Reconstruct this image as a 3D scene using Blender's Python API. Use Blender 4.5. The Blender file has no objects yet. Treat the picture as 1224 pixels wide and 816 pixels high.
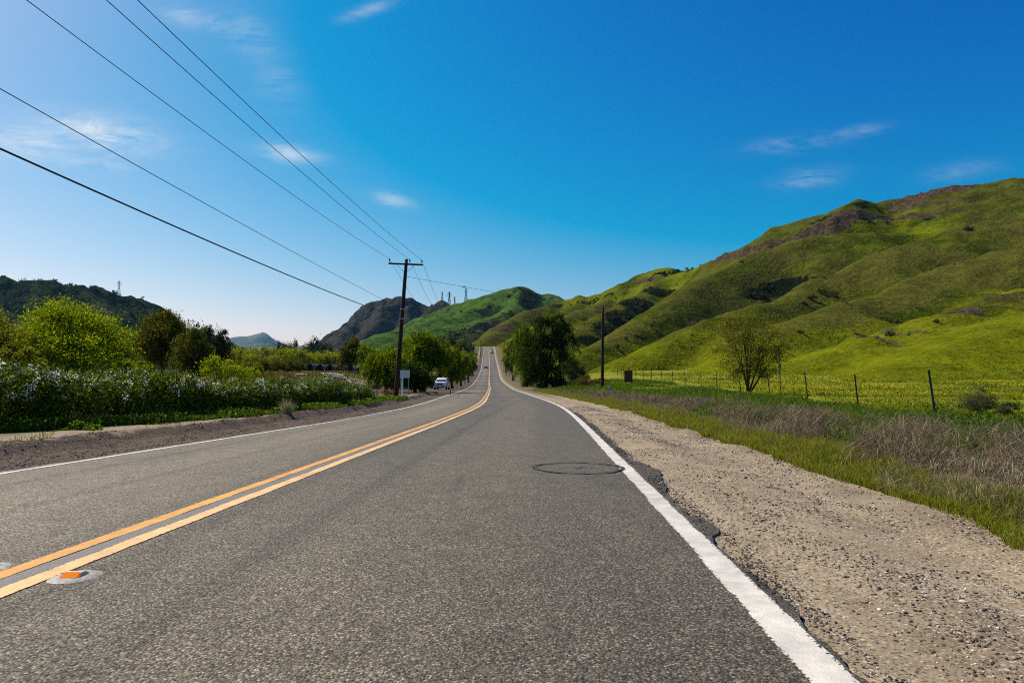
import bpy, math, random
import numpy as np
from mathutils import Vector

SC = bpy.context.scene
COL = SC.collection
RNG = np.random.default_rng(11)
random.seed(5)
PI = math.pi

# ------------------------------------------------------------------ camera frame
F = 816.0
PITCH = math.atan(50 / 816)
CP, SP = math.cos(PITCH), math.sin(PITCH)
CAMZ = 1.0


def at(px, py, Y):
    """point seen at photo pixel (px, py) at distance Y ahead of the camera"""
    v = (408 - py) / F
    fy = CP - v * SP
    k = Y / fy
    return np.array([(px - 612) / F * k, Y, CAMZ + (SP + v * CP) * k])


# ------------------------------------------------------------------ numpy noise
def _hash(ix, iy, seed):
    h = (ix.astype(np.int64) * 374761393 + iy.astype(np.int64) * 668265263 + seed * 1442695041) & 0xFFFFFFFF
    h = ((h ^ (h >> 13)) * 1274126177) & 0xFFFFFFFF
    h = (h ^ (h >> 16)) & 0xFFFF
    return h / 65535.0


def vnoise(x, y, seed=0):
    x = np.asarray(x, float); y = np.asarray(y, float)
    ix = np.floor(x); iy = np.floor(y)
    fx = x - ix; fy = y - iy
    fx = fx * fx * fx * (fx * (fx * 6 - 15) + 10); fy = fy * fy * fy * (fy * (fy * 6 - 15) + 10)
    a = _hash(ix, iy, seed); b = _hash(ix + 1, iy, seed); c = _hash(ix, iy + 1, seed); d = _hash(ix + 1, iy + 1, seed)
    return (a + (b - a) * fx + (c - a) * fy + (a - b - c + d) * fx * fy) * 2 - 1


def fbm(x, y, oct=4, seed=0, gain=0.5):
    s = 0; a = 1.0; f = 1.0
    for o in range(oct):
        s = s + a * vnoise(x * f + 17.3 * o, y * f - 9.1 * o, seed + o); a *= gain; f *= 2.03
    return s


def sstep(a, b, x):
    t = np.clip((np.asarray(x, float) - a) / (b - a), 0, 1)
    return t * t * (3 - 2 * t)


# ------------------------------------------------------------------ road and ground shape
_RY = np.array([-60, 0, 10, 20, 28, 36, 43, 52, 60, 72, 85, 120, 192, 305, 420, 505, 520, 535, 550, 570, 600])
_RX = np.array([-5.48, -2.68, -2.22, -1.78, -1.56, -1.57, -1.72, -1.95, -2.16, -2.5, -2.88, -3.95, -6.5, -10.0, -14.2, -17.4, -18.4, -20.6, -25.5, -36, -58])
_ZY = np.array([-60, 0, 60, 90, 108, 120, 150, 192, 240, 305, 360, 420, 470, 512, 535, 560, 600, 700, 900, 7000])
_ZZ = np.array([0, 0, 0, 0.02, 0.1, 0.25, 0.75, 1.75, 3.75, 8.0, 12.6, 18.6, 24.0, 28.3, 29.8, 30.2, 30.5, 30.5, 24, 20])


def _pch(xs, ys):
    xs = xs.astype(float); h = np.diff(xs); d = np.diff(ys) / h
    m = np.zeros(len(xs)); m[0] = d[0]; m[-1] = d[-1]
    m[1:-1] = (d[:-1] * h[1:] + d[1:] * h[:-1]) / (h[1:] + h[:-1])

    def f(x):
        x = np.clip(np.asarray(x, float), xs[0], xs[-1])
        i = np.clip(np.searchsorted(xs, x) - 1, 0, len(h) - 1)
        t = (x - xs[i]) / h[i]
        return ((2 * t**3 - 3 * t**2 + 1) * ys[i] + (t**3 - 2 * t**2 + t) * h[i] * m[i]
                + (-2 * t**3 + 3 * t**2) * ys[i + 1] + (t**3 - t**2) * h[i] * m[i + 1])
    return f


road_x = _pch(_RY, _RX)
road_z = _pch(_ZY, _ZZ)


def tilt(Y, u):
    """the far lane drops away through the bend"""
    s_ = np.interp(Y, [0, 8, 15, 21, 33, 44, 60, 90], [0.01, .055, .11, .16, .2, .2, .1, 0])
    return -s_ * np.clip(-np.asarray(u, float) / 3.66, 0, 1)


def zg(X, Y):
    """height of the ground sheet"""
    X = np.asarray(X, float); Y = np.asarray(Y, float)
    u = X - road_x(Y)
    rz = road_z(Y) + tilt(Y, u)
    angl = np.interp(Y, [40, 60, 80, 100, 150, 300, 1000, 8000], [-.025, -.005, .007, .0125, .016, .0185, .02, .0215])
    zl = np.where(Y > 40, 1 + angl * Y, 0.0)
    angr = np.interp(Y, [20, 40, 80, 120, 200, 400, 8000], [-.05, -.022, .0, .012, .02, .02, .0215])
    zr = np.where(Y > 20, 1 + angr * Y, 0.0)
    climb = sstep(120, 260, Y)
    wl = sstep(9 + 4 * climb, 24 + 75 * climb, -u)
    wr = sstep(5, 18 + 60 * climb, u)
    z = np.where(u < 0, rz + (zl - rz) * wl, rz + (zr - rz) * wr)
    far = sstep(620, 900, Y)
    z = z * (1 - far) + np.where(u < 0, zl, zr) * far
    # small relief: berm beyond the left shoulder, gravel ruts, lumpy verge
    nearw = 1 - sstep(60, 120, Y)
    jit = 0.22 * fbm(X * 0.5, Y * 0.35, 3, 3)
    z = z + nearw * 0.19 * sstep(5.5, 5.68, -u + jit)
    z = z + nearw * 0.10 * sstep(5.9, 6.9, u + jit) * (1 - sstep(9, 12, u))
    off = sstep(3.9, 5.2, np.abs(u))
    z = z + off * (0.035 * fbm(X * 1.3, Y * 1.3, 3, 7)) * np.clip(1 - Y / 200, 0.2, 1)
    z = z + sstep(12, 30, np.abs(u)) * 0.12 * fbm(X * 0.15, Y * 0.15, 3, 9)
    z = z + nearw * 0.028 * (np.sin((u - 4.1) * 4.4 + .5 * fbm(Y * .15, 0 * Y, 2, 19)) * sstep(3.9, 4.3, u) * (1 - sstep(5.5, 6.0, u)))
    # below the asphalt
    under = 1 - sstep(3.60, 3.74, np.abs(u))
    z = z - 0.02 - under * (0.05 + 0.0006 * np.clip(Y, 0, 600))
    return z


# ------------------------------------------------------------------ object helpers
def link(o, parent=None):
    COL.objects.link(o)
    if parent is not None:
        o.parent = parent
    return o


def tag(o, label=None, cat=None, group=None, kind=None):
    if label: o['label'] = label
    if cat: o['category'] = cat
    if group: o['group'] = group
    if kind: o['kind'] = kind
    return o


def empty(name, loc, rz=0.0):
    o = bpy.data.objects.new(name, None)
    o.empty_display_size = 0.3
    o.location = [float(c) for c in loc]; o.rotation_euler = (0, 0, rz)
    return link(o)


class MB:
    """collects verts and faces of one mesh"""

    def __init__(self):
        self.v = []; self.f = []; self.c = []; self.n = 0

    def add(self, v, f, c=None):
        v = np.asarray(v, float).reshape(-1, 3); f = np.asarray(f, int)
        self.v.append(v); self.f.append(f + self.n)
        if c is not None:
            c = np.asarray(c, float)
            if c.ndim == 1: c = np.tile(c, (len(v), 1))
            self.c.append(c)
        self.n += len(v)
        return self

    def box(self, c, s, rz=0.0, M=None):
        x, y, z = np.array(s) / 2
        v = np.array([[-x, -y, -z], [x, -y, -z], [x, y, -z], [-x, y, -z], [-x, -y, z], [x, -y, z], [x, y, z], [-x, y, z]])
        if rz:
            cc, ss = math.cos(rz), math.sin(rz)
            v = v @ np.array([[cc, ss, 0], [-ss, cc, 0], [0, 0, 1]])
        return self.add(v + np.array(c), [[0, 3, 2, 1], [4, 5, 6, 7], [0, 1, 5, 4], [1, 2, 6, 5], [2, 3, 7, 6], [3, 0, 4, 7]])

    def tube(self, pts, rad, sides=7, cap=True, c=None):
        pts = np.asarray(pts, float); n = len(pts)
        rad = np.broadcast_to(np.asarray(rad, float), (n,))
        tan = np.gradient(pts, axis=0); tan /= np.linalg.norm(tan, axis=1)[:, None] + 1e-9
        ref = np.array([0, 0, 1.0]) if abs(tan[0][2]) < 0.9 else np.array([1.0, 0, 0])
        a = np.cross(tan, ref); a /= np.linalg.norm(a, axis=1)[:, None] + 1e-9
        b = np.cross(tan, a)
        th = np.arange(sides) / sides * 2 * PI
        V = pts[:, None, :] + rad[:, None, None] * (np.cos(th)[None, :, None] * a[:, None, :] + np.sin(th)[None, :, None] * b[:, None, :])
        V = V.reshape(-1, 3)
        i = np.arange(n - 1)[:, None] * sides; j = np.arange(sides)[None, :]; k = (j + 1) % sides
        Q = np.stack([i + j, i + k, i + sides + k, i + sides + j], -1).reshape(-1, 4)
        self.add(V, Q, None if c is None else np.tile(c, (len(V), 1)))
        if cap:
            base = self.n - len(V)
            self.capfaces = getattr(self, 'capfaces', [])
            self.capfaces.append([base + t for t in range(sides)][::-1])
            self.capfaces.append([base + (n - 1) * sides + t for t in range(sides)])
        return self

    def build(self, name, mat, parent=None, smooth=False, uv=None):
        me = bpy.data.meshes.new(name)
        V = np.concatenate(self.v) if self.v else np.zeros((0, 3))
        me.vertices.add(len(V)); me.vertices.foreach_set('co', V.astype(np.float32).ravel())
        loops = [f.ravel() for f in self.f]
        sizes = [np.full(len(f), f.shape[1]) for f in self.f]
        for cf in getattr(self, 'capfaces', []):
            loops.append(np.array(cf)); sizes.append(np.array([len(cf)]))
        L = np.concatenate(loops); S = np.concatenate(sizes)
        me.loops.add(len(L)); me.loops.foreach_set('vertex_index', L.astype(np.int32))
        st = np.zeros(len(S), np.int32); st[1:] = np.cumsum(S)[:-1]
        me.polygons.add(len(S)); me.polygons.foreach_set('loop_start', st)
        me.polygons.foreach_set('use_smooth', np.full(len(S), bool(smooth)))
        if self.c:
            C = np.concatenate(self.c)
            if C.shape[1] == 3: C = np.hstack([C, np.ones((len(C), 1))])
            at_ = me.attributes.new('tint', 'FLOAT_COLOR', 'POINT')
            at_.data.foreach_set('color', C.astype(np.float32).ravel())
        if uv is not None:
            for nm, arr in uv.items():
                a_ = me.attributes.new(nm, 'FLOAT', 'POINT'); a_.data.foreach_set('value', np.asarray(arr, np.float32))
        me.update(); me.validate()
        if mat is not None: me.materials.append(mat)
        o = bpy.data.objects.new(name, me)
        return link(o, parent)


def grid_faces(nr, nc):
    i = np.arange(nr - 1)[:, None] * nc; j = np.arange(nc - 1)[None, :]
    return np.stack([i + j, i + j + 1, i + nc + j + 1, i + nc + j], -1).reshape(-1, 4)


def copy_tree(o, parent=None):
    c = o.copy(); COL.objects.link(c)
    if parent is not None: c.parent = parent
    for ch in list(o.children):
        copy_tree(ch, c)
    return c


def bevel(o, w, seg=2):
    m = o.modifiers.new('bevel', 'BEVEL'); m.width = w; m.segments = seg; m.limit_method = 'ANGLE'
    return o


# ------------------------------------------------------------------ materials
class NT:
    def __init__(self, name):
        self.m = bpy.data.materials.new(name); self.m.use_nodes = True
        self.t = self.m.node_tree; self.t.nodes.clear()
        self.out = self.t.nodes.new('ShaderNodeOutputMaterial')

    def n(self, typ, **kw):
        nd = self.t.nodes.new('ShaderNode' + typ)
        for k, v in kw.items():
            if hasattr(nd, k) and not k[0].isupper(): setattr(nd, k, v)
        return nd

    def setin(self, sock, v):
        if isinstance(v, bpy.types.NodeSocket): self.t.links.new(v, sock)
        else:
            if sock.type == 'RGBA' and len(v) == 3: v = (*v, 1)
            sock.default_value = v

    def math(self, op, a, b=0.0, c=None, clamp=False):
        nd = self.n('Math'); nd.operation = op; nd.use_clamp = clamp
        self.setin(nd.inputs[0], a); self.setin(nd.inputs[1], b)
        if c is not None: self.setin(nd.inputs[2], c)
        return nd.outputs[0]

    def mix(self, f, a, b, blend='MIX'):
        nd = self.n('Mix'); nd.data_type = 'RGBA'; nd.blend_type = blend
        self.setin(nd.inputs[0], f); self.setin(nd.inputs[6], a); self.setin(nd.inputs[7], b)
        return nd.outputs[2]

    def ramp(self, f, stops):
        nd = self.n('ValToRGB'); cr = nd.color_ramp
        while len(cr.elements) < len(stops): cr.elements.new(0.5)
        for e, (p, c) in zip(cr.elements, stops):
            e.position = p; e.color = (c, c, c, 1) if not hasattr(c, '__len__') else (*c, 1)
        self.setin(nd.inputs[0], f)
        return nd.outputs[0]

    def step(self, f, a, b):
        nd = self.n('MapRange'); nd.interpolation_type = 'SMOOTHSTEP'
        self.setin(nd.inputs[0], f); nd.inputs[1].default_value = a; nd.inputs[2].default_value = b
        return nd.outputs[0]

    def pos(self):
        if not hasattr(self, '_p'): self._p = self.n('NewGeometry').outputs['Position']
        return self._p

    def obj(self):
        return self.n('TexCoord').outputs['Object']

    def mapping(self, vec, scale=(1, 1, 1), rot=(0, 0, 0)):
        nd = self.n('Mapping'); self.setin(nd.inputs[0], vec); nd.inputs['Scale'].default_value = scale; nd.inputs['Rotation'].default_value = rot
        return nd.outputs[0]

    def noise(self, scale, detail=3, rough=0.55, vec=None, col=False, dist=0.0):
        nd = self.n('TexNoise'); self.setin(nd.inputs['Vector'], vec if vec is not None else self.pos())
        nd.inputs['Scale'].default_value = scale; nd.inputs['Detail'].default_value = detail
        nd.inputs['Roughness'].default_value = rough; nd.inputs['Distortion'].default_value = dist
        return nd.outputs['Color' if col else 'Fac']

    def voro(self, scale, vec=None, feature='F1', out='Distance', rnd=1.0):
        nd = self.n('TexVoronoi'); nd.feature = feature
        self.setin(nd.inputs['Vector'], vec if vec is not None else self.pos())
        nd.inputs['Scale'].default_value = scale; nd.inputs['Randomness'].default_value = rnd
        return nd.outputs[out]

    def attr(self, name, out='Fac'):
        nd = self.n('Attribute'); nd.attribute_name = name
        return nd.outputs[out]

    def sep(self, col):
        nd = self.n('SeparateColor'); self.setin(nd.inputs[0], col)
        return nd.outputs

    def sepxyz(self, v):
        nd = self.n('SeparateXYZ'); self.setin(nd.inputs[0], v)
        return nd.outputs

    def bump(self, h, strength=0.5, dist=0.02, normal=None):
        nd = self.n('Bump'); self.setin(nd.inputs['Height'], h)
        nd.inputs['Strength'].default_value = strength; nd.inputs['Distance'].default_value = dist
        if normal is not None: self.setin(nd.inputs['Normal'], normal)
        return nd.outputs[0]

    def principled(self, color, rough=0.8, spec=0.3, metal=0.0, normal=None, **kw):
        b = self.n('BsdfPrincipled')
        self.setin(b.inputs['Base Color'], color); self.setin(b.inputs['Roughness'], rough)
        self.setin(b.inputs['Specular IOR Level'], spec); self.setin(b.inputs['Metallic'], metal)
        if normal is not None: self.setin(b.inputs['Normal'], normal)
        for k, v in kw.items(): self.setin(b.inputs[k.replace('_', ' ')], v)
        self.t.links.new(b.outputs[0], self.out.inputs[0])
        return b


def simple(name, col, rough=0.6, spec=0.3, metal=0.0, vary=0.12, scale=8.0, bump=0.0):
    k = NT(name)
    n = k.noise(scale, 4)
    lo = tuple(c * (1 - vary) for c in col); hi = tuple(min(1, c * (1 + vary)) for c in col)
    c = k.mix(k.ramp(n, [(0.3, 0), (0.7, 1)]), lo, hi)
    k.principled(c, rough, spec, metal, normal=k.bump(n, bump, 0.01) if bump else None)
    return k.m


def leafmat(name, trans=0.4, rough=0.55, spec=0.25, gain=1.0, tcol=(1.25, 1.2, 0.5)):
    """leaf or blade: colour comes from each leaf's own tint; light passes through"""
    k = NT(name)
    c = k.attr('tint', 'Color')
    b = k.n('BsdfPrincipled'); k.setin(b.inputs['Base Color'], c); b.inputs['Roughness'].default_value = rough
    b.inputs['Specular IOR Level'].default_value = spec
    tr = k.n('BsdfTranslucent')
    tc = k.mix(1.0, c, tcol, 'MULTIPLY'); k.setin(tr.inputs[0], tc)
    mx = k.n('MixShader'); mx.inputs[0].default_value = trans
    k.t.links.new(b.outputs[0], mx.inputs[1]); k.t.links.new(tr.outputs[0], mx.inputs[2])
    k.t.links.new(mx.outputs[0], k.out.inputs[0])
    return k.m


M = {}
M['leaf'] = leafmat('leaf', 0.5, .8, .06)
M['leaf_dark'] = leafmat('leaf_dark', 0.3, 0.8, 0.06)
M['leaf_gloss'] = leafmat('leaf_gloss', 0.35, 0.6, 0.1)
M['blade'] = leafmat('blade', 0.42, 0.8, 0.04)
M['straw'] = leafmat('straw', 0.15, 0.8, 0.1, tcol=(1, .95, .85))
M['petal'] = leafmat('petal', 0.3, 0.6, 0.2, tcol=(1, 1, 0.95))
M['bark'] = simple('bark', (0.055, 0.04, 0.028), 0.9, 0.1, vary=0.4, scale=14, bump=0.6)
M['pole_wood'] = None
k = NT('pole_wood')
g = k.mapping(k.obj(), (26, 26, 1.2))
n = k.noise(1.0, 5, 0.65, vec=g)
c = k.mix(k.ramp(n, [(0.3, 0), (0.75, 1)]), (0.02, 0.011, 0.008), (0.062, 0.034, 0.024))
k.principled(c, 0.85, 0.15, normal=k.bump(n, 0.6, 0.01)); M['pole_wood'] = k.m
M['wire'] = simple('wire', (0.012, 0.012, 0.014), 0.5, 0.3)
M['steel_dark'] = simple('steel_dark', (0.035, 0.03, 0.026), 0.6, 0.35, vary=0.35, scale=20)
M['steel_galv'] = simple('steel_galv', (0.34, 0.35, 0.36), 0.45, 0.4, 0.5, vary=0.15, scale=12)
M['tower_steel'] = simple('tower_steel', (0.16, 0.18, 0.2), 0.6, 0.3, 0.2)
M['sign_back'] = simple('sign_back', (0.62, 0.62, 0.58), 0.5, 0.35, vary=0.08, scale=5)
M['rust'] = simple('rust', (0.085, 0.04, 0.025), 0.85, 0.15, vary=0.4, scale=6)
M['white_paint'] = simple('white_paint', (0.72, 0.71, 0.67), 0.5, 0.3, vary=0.08, scale=9)
M['yellow_plastic'] = simple('yellow_plastic', (0.62, 0.42, 0.02), 0.5, 0.3, vary=0.08)
M['blue_plastic'] = simple('blue_plastic', (0.2, 0.33, 0.5), 0.5, 0.3, vary=0.1)
M['ceramic'] = simple('ceramic', (0.05, 0.045, 0.045), 0.25, 0.5)
M['wood_grey'] = simple('wood_grey', (0.3, 0.28, 0.25), 0.85, 0.15, vary=0.25, scale=20)
M['car_white'] = simple('car_white', (0.6, 0.61, 0.6), 0.25, 0.5, vary=0.03)
M['car_silver'] = simple('car_silver', (0.42, 0.47, 0.52), 0.25, 0.5, 0.4, vary=0.03)
M['glass'] = simple('glass', (0.03, 0.045, 0.06), 0.08, 0.6, vary=0.03)
M['tyre'] = simple('tyre', (0.014, 0.014, 0.015), 0.8, 0.2)
M['rim'] = simple('rim', (0.45, 0.46, 0.48), 0.3, 0.5, 0.7)
M['black_trim'] = simple('black_trim', (0.016, 0.017, 0.02), 0.5, 0.3)
M['lens'] = simple('lens', (0.75, 0.77, 0.8), 0.1, 0.6, vary=0.03)
M['red_lens'] = simple('red_lens', (0.35, 0.012, 0.012), 0.2, 0.5, vary=0.05)
M['shade_cloth'] = simple('shade_cloth', (0.045, 0.042, 0.055), 0.75, 0.2, vary=0.3, scale=1.2)
M['sheet'] = simple('plastic_sheet', (0.22, 0.2, 0.18), 0.45, 0.35, vary=0.1, scale=1.5)
M['epoxy'] = simple('epoxy', (0.30, 0.29, 0.25), 0.6, 0.3, vary=0.45, scale=55, bump=.3)
M['reflector'] = simple('reflector', (0.8, 0.2, 0.008), 0.8, 0.05, vary=0.1, scale=60)
M['marker_top'] = simple('marker_top', (0.6, 0.54, 0.34), 0.8, 0.1, vary=0.1, scale=60)


# asphalt: chip seal, stones of mixed grey in dark binder
def asphalt():
    k = NT('asphalt')
    u = k.attr('lateral'); p = k.pos()
    warp = k.noise(60, 2, col=True)
    pv = k.n('VectorMath'); pv.operation = 'MULTIPLY_ADD'; k.setin(pv.inputs[0], warp); pv.inputs[1].default_value = (.006, .006, .006); k.setin(pv.inputs[2], p)
    p = pv.outputs[0]
    v = k.n('TexVoronoi'); k.setin(v.inputs['Vector'], p); v.inputs['Scale'].default_value = 88
    rnd = k.sep(v.outputs['Color'])[0]
    stone = k.ramp(rnd, [(0.0, (0.014, 0.013, 0.012)), (0.3, (0.04, 0.037, 0.033)), (0.6, (0.105, 0.099, 0.088)), (0.85, (0.19, 0.18, 0.155)), (1.0, (0.36, 0.34, 0.30))])
    v2 = k.n('TexVoronoi'); k.setin(v2.inputs['Vector'], p); v2.inputs['Scale'].default_value = 230
    r2 = k.sep(v2.outputs['Color'])[1]
    fine = k.ramp(r2, [(0.0, (0.03, 0.029, 0.027)), (0.7, (0.1, 0.095, 0.085)), (1.0, (0.22, 0.21, 0.18))])
    c = k.mix(k.ramp(v.outputs['Distance'], [(0.4, 0), (0.72, 1)]), stone, fine)
    # uneven ageing: broad blotches, wheel paths, dark crack sealer, dark new edge
    big = k.noise(0.5, 4, 0.6, vec=k.mapping(k.pos(), (1, 0.22, 1)))
    c = k.mix(1.0, c, k.ramp(big, [(0.25, (0.82, 0.82, 0.83)), (0.75, (1.17, 1.16, 1.13))]), 'MULTIPLY')
    blot = k.noise(3.2, 4, 0.65)
    c = k.mix(1.0, c, k.ramp(blot, [(0.25, 0.78), (0.75, 1.18)]), 'MULTIPLY')
    stain = k.ramp(k.noise(0.9, 5, 0.7, vec=k.mapping(k.pos(), (1.4, .5, 1)), dist=1.0), [(0.56, 1.0), (0.72, 0.7)])
    c = k.mix(1.0, c, stain, 'MULTIPLY')
    # wheel paths polished lighter, drip line darker between them
    au = k.math('ABSOLUTE', k.math('SUBTRACT', k.math('ABSOLUTE', u), 1.85))
    path = k.step(au, 0.35, 0.95)
    c = k.mix(1.0, c, k.mix(path, (1.10, 1.09, 1.06), (0.9, 0.9, 0.91)), 'MULTIPLY')
    # far lane: sun glare painted in as a paler colour
    c = k.mix(k.step(u, -0.3, -0.5), c, k.mix(1.0, c, (1.28, 1.27, 1.22), 'MULTIPLY'))
    c = k.mix(1.0, c, (0.97, 0.885, 0.715), 'MULTIPLY')
    # hairline cracks
    cr = k.voro(0.55, vec=k.mapping(k.mix(0.25, k.pos(), k.noise(1.6, 4, col=True), 'ADD'), (1, 0.45, 1)), feature='DISTANCE_TO_EDGE')
    crm = k.math('MULTIPLY', k.ramp(cr, [(0.0, 1), (0.007, 0)]), k.ramp(k.noise(0.35, 2), [(0.5, 0), (0.62, 1)]))
    c = k.mix(k.math('MULTIPLY', crm, 0.65), c, (0.025, 0.024, 0.023))
    edge = k.step(k.math('ADD', u, k.math('MULTIPLY', k.math('SUBTRACT', k.noise(9, 3), 0.5), 0.10)), 3.72, 3.78)
    c = k.mix(edge, c, k.mix(0.5, c, (0.03, 0.026, 0.022)))
    h = k.math('ADD', k.math('MULTIPLY', v.outputs['Distance'], -1.0), k.math('MULTIPLY', rnd, 0.5))
    k.principled(c, k.ramp(rnd, [(0, 0.85), (1, 0.6)]), 0.35, normal=k.bump(h, 0.6, 0.009))
    return k.m


M['asphalt'] = asphalt()


def paint(name, col, wear=0.61, edgew=0.05):
    """road paint worn through to the asphalt in small chips"""
    k = NT(name)
    v = k.n('TexVoronoi'); k.setin(v.inputs['Vector'], k.pos()); v.inputs['Scale'].default_value = 85
    r = k.sep(v.outputs['Color'])[0]
    e = k.attr('edge')
    wn = k.math('ADD', k.math('MULTIPLY', k.noise(14.0, 6, 0.75), 0.62), k.math('MULTIPLY', r, 0.38))
    wn = k.math('SUBTRACT', wn, k.math('MULTIPLY', e, 0.46))
    m = k.step(wn, wear - 0.62, wear - 0.50)
    dirt = k.math('MULTIPLY', k.ramp(k.noise(7, 5, 0.7), [(0.3, 0.7), (0.65, 1.04)]), k.ramp(k.noise(1.1, 4, .65), [(.3, .78), (.62, 1.05)]))
    pc = k.mix(1.0, col, dirt, 'MULTIPLY')
    dash = k.mix(r, (0.04, 0.04, 0.036), (0.16, 0.15, 0.13))
    c = k.mix(m, dash, pc)
    k.principled(c, 0.65, 0.3, normal=k.bump(k.math('MULTIPLY', v.outputs['Distance'], -1), 0.3, 0.004))
    return k.m


M['paint_white'] = paint('paint_white', (0.60, 0.58, 0.52), .62)
M['paint_yellow'] = paint('paint_yellow', (0.66, 0.32, 0.055))
M['paint_pale_yellow'] = paint('paint_pale_yellow', (0.72, 0.46, 0.2))
k = NT('tar')
tn = k.noise(70, 3, .7)
k.principled(k.mix(k.ramp(tn, [(.42, 0), (.62, 1)]), (0.016, 0.016, 0.016), (0.075, 0.07, 0.06)), 0.75, 0.3, normal=k.bump(tn, .5, .005)); M['tar'] = k.m


M['gap'] = simple('gap', (0.13, 0.13, 0.128), 0.7, 0.3, vary=0.45, scale=110, bump=0.3)


def groundmat():
    k = NT('ground')
    u = k.attr('lateral'); p = k.pos()
    # shoulder gravel: tan dust with grey stones
    v = k.n('TexVoronoi'); k.setin(v.inputs['Vector'], p); v.inputs['Scale'].default_value = 60
    r = k.sep(v.outputs['Color'])
    st = k.ramp(r[0], [(0.0, (0.05, 0.042, 0.036)), (0.35, (0.14, 0.12, 0.1)), (0.75, (0.25, 0.225, 0.185)), (1.0, (0.44, 0.41, 0.36))])
    dust = k.mix(k.ramp(k.noise(1.3, 5, .65), [(.3, 0), (.7, 1)]), (0.16, 0.128, 0.09), (0.3, 0.255, 0.185))
    amt = k.ramp(k.noise(1.1, 4, 0.65, vec=k.mapping(p, (1.6, 0.5, 1))), [(0.25, 0.35), (0.5, 1.0)])
    stonemask = k.math('MULTIPLY', amt, k.ramp(v.outputs['Distance'], [(0.35, 1), (0.6, 0)]))
    grav = k.mix(stonemask, dust, st)
    grav = k.mix(1.0, grav, (1.2, 1.15, 1.04), 'MULTIPLY')
    grav = k.mix(1.0, grav, k.ramp(k.noise(0.6, 3, vec=k.mapping(p, (2.5, 0.4, 1))), [(0.3, 0.8), (0.7, 1.12)]), 'MULTIPLY')
    # darker earth on the other side
    dk = k.mix(k.ramp(k.noise(9, 6, .75), [(.35, 0), (.65, 1)]), (0.03, 0.021, 0.016), (0.105, 0.078, 0.058))
    dk = k.mix(k.math('MULTIPLY', k.ramp(r[1], [(0.55, 0), (0.85, 1)]), 0.5), dk, st)
    tan = k.mix(k.noise(3, 4), (0.17, 0.13, 0.09), (0.34, 0.28, 0.2))
    # soil and turf beyond
    gn = k.noise(0.9, 5, 0.65)
    turf = k.mix(k.ramp(gn, [(0.35, 0), (0.65, 1)]), (0.035, 0.06, 0.012), (0.085, 0.115, 0.018))
    dry = k.mix(k.noise(1.8, 4), (0.085, 0.07, 0.036), (0.15, 0.125, 0.07))
    turf = k.mix(k.ramp(k.noise(0.12, 4, 0.6), [(0.45, 0), (0.68, 0.8)]), turf, dry)
    field = k.mix(k.ramp(k.noise(0.35, 5, 0.7), [(0.35, 0), (0.65, 1)]), (0.08, 0.115, 0.008), (0.18, 0.2, 0.010))
    flower = k.ramp(k.noise(0.05, 4, 0.65), [(0.45, 0), (0.62, 0.55)])
    field = k.mix(flower, field, (0.27, 0.24, 0.012))
    j = k.math('MULTIPLY', k.math('SUBTRACT', k.noise(1.4, 4, 0.6), 0.5), 0.9)
    uj = k.math('ADD', u, j)
    yy = k.sepxyz(p)[1]
    over = k.math('MULTIPLY', k.step(yy, 38, 75), k.step(uj, 4.1, 4.9))
    olive = k.mix(k.noise(0.7, 4, .65), (0.055, 0.06, 0.014), (0.15, 0.12, 0.06))
    grav = k.mix(k.math('MULTIPLY', over, .85), grav, olive)
    c = k.mix(k.step(uj, 5.75, 6.1), grav, dry)
    c = k.mix(k.step(uj, 8.2, 9.4), c, turf)
    c = k.mix(k.step(uj, 12, 15), c, field)
    lft = k.mix(k.step(uj, -5.65, -5.85), dk, tan)
    lft = k.mix(k.step(uj, -6.4, -7.0), lft, turf)
    nurs = k.mix(k.ramp(k.noise(0.09, 3, 0.5, vec=k.mapping(p, (0.35, 1.6, 1))), [(0.4, 0), (0.6, 1)]), (0.06, 0.085, 0.018), (0.2, 0.13, 0.075))
    lft = k.mix(k.step(uj, -14, -17), lft, nurs)
    # the earth shoulder widens where the trees stand
    y = k.sepxyz(p)[1]
    wide = k.math('MULTIPLY', k.step(y, 52, 62), k.step(uj, -16, -13))
    lft = k.mix(k.math('MULTIPLY', wide, k.step(y, 330, 250)), lft, dk)
    c = k.mix(k.step(u, 0.0, -0.1), c, lft)
    h = k.math('ADD', k.math('MULTIPLY', v.outputs['Distance'], -0.4), k.math('ADD', k.noise(22, 6, 0.75), k.math('MULTIPLY', k.noise(5, 4, .6), 1.2)))
    k.principled(c, 0.95, 0.06, normal=k.bump(h, 0.5, 0.016))
    return k.m


M['ground'] = groundmat()


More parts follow.
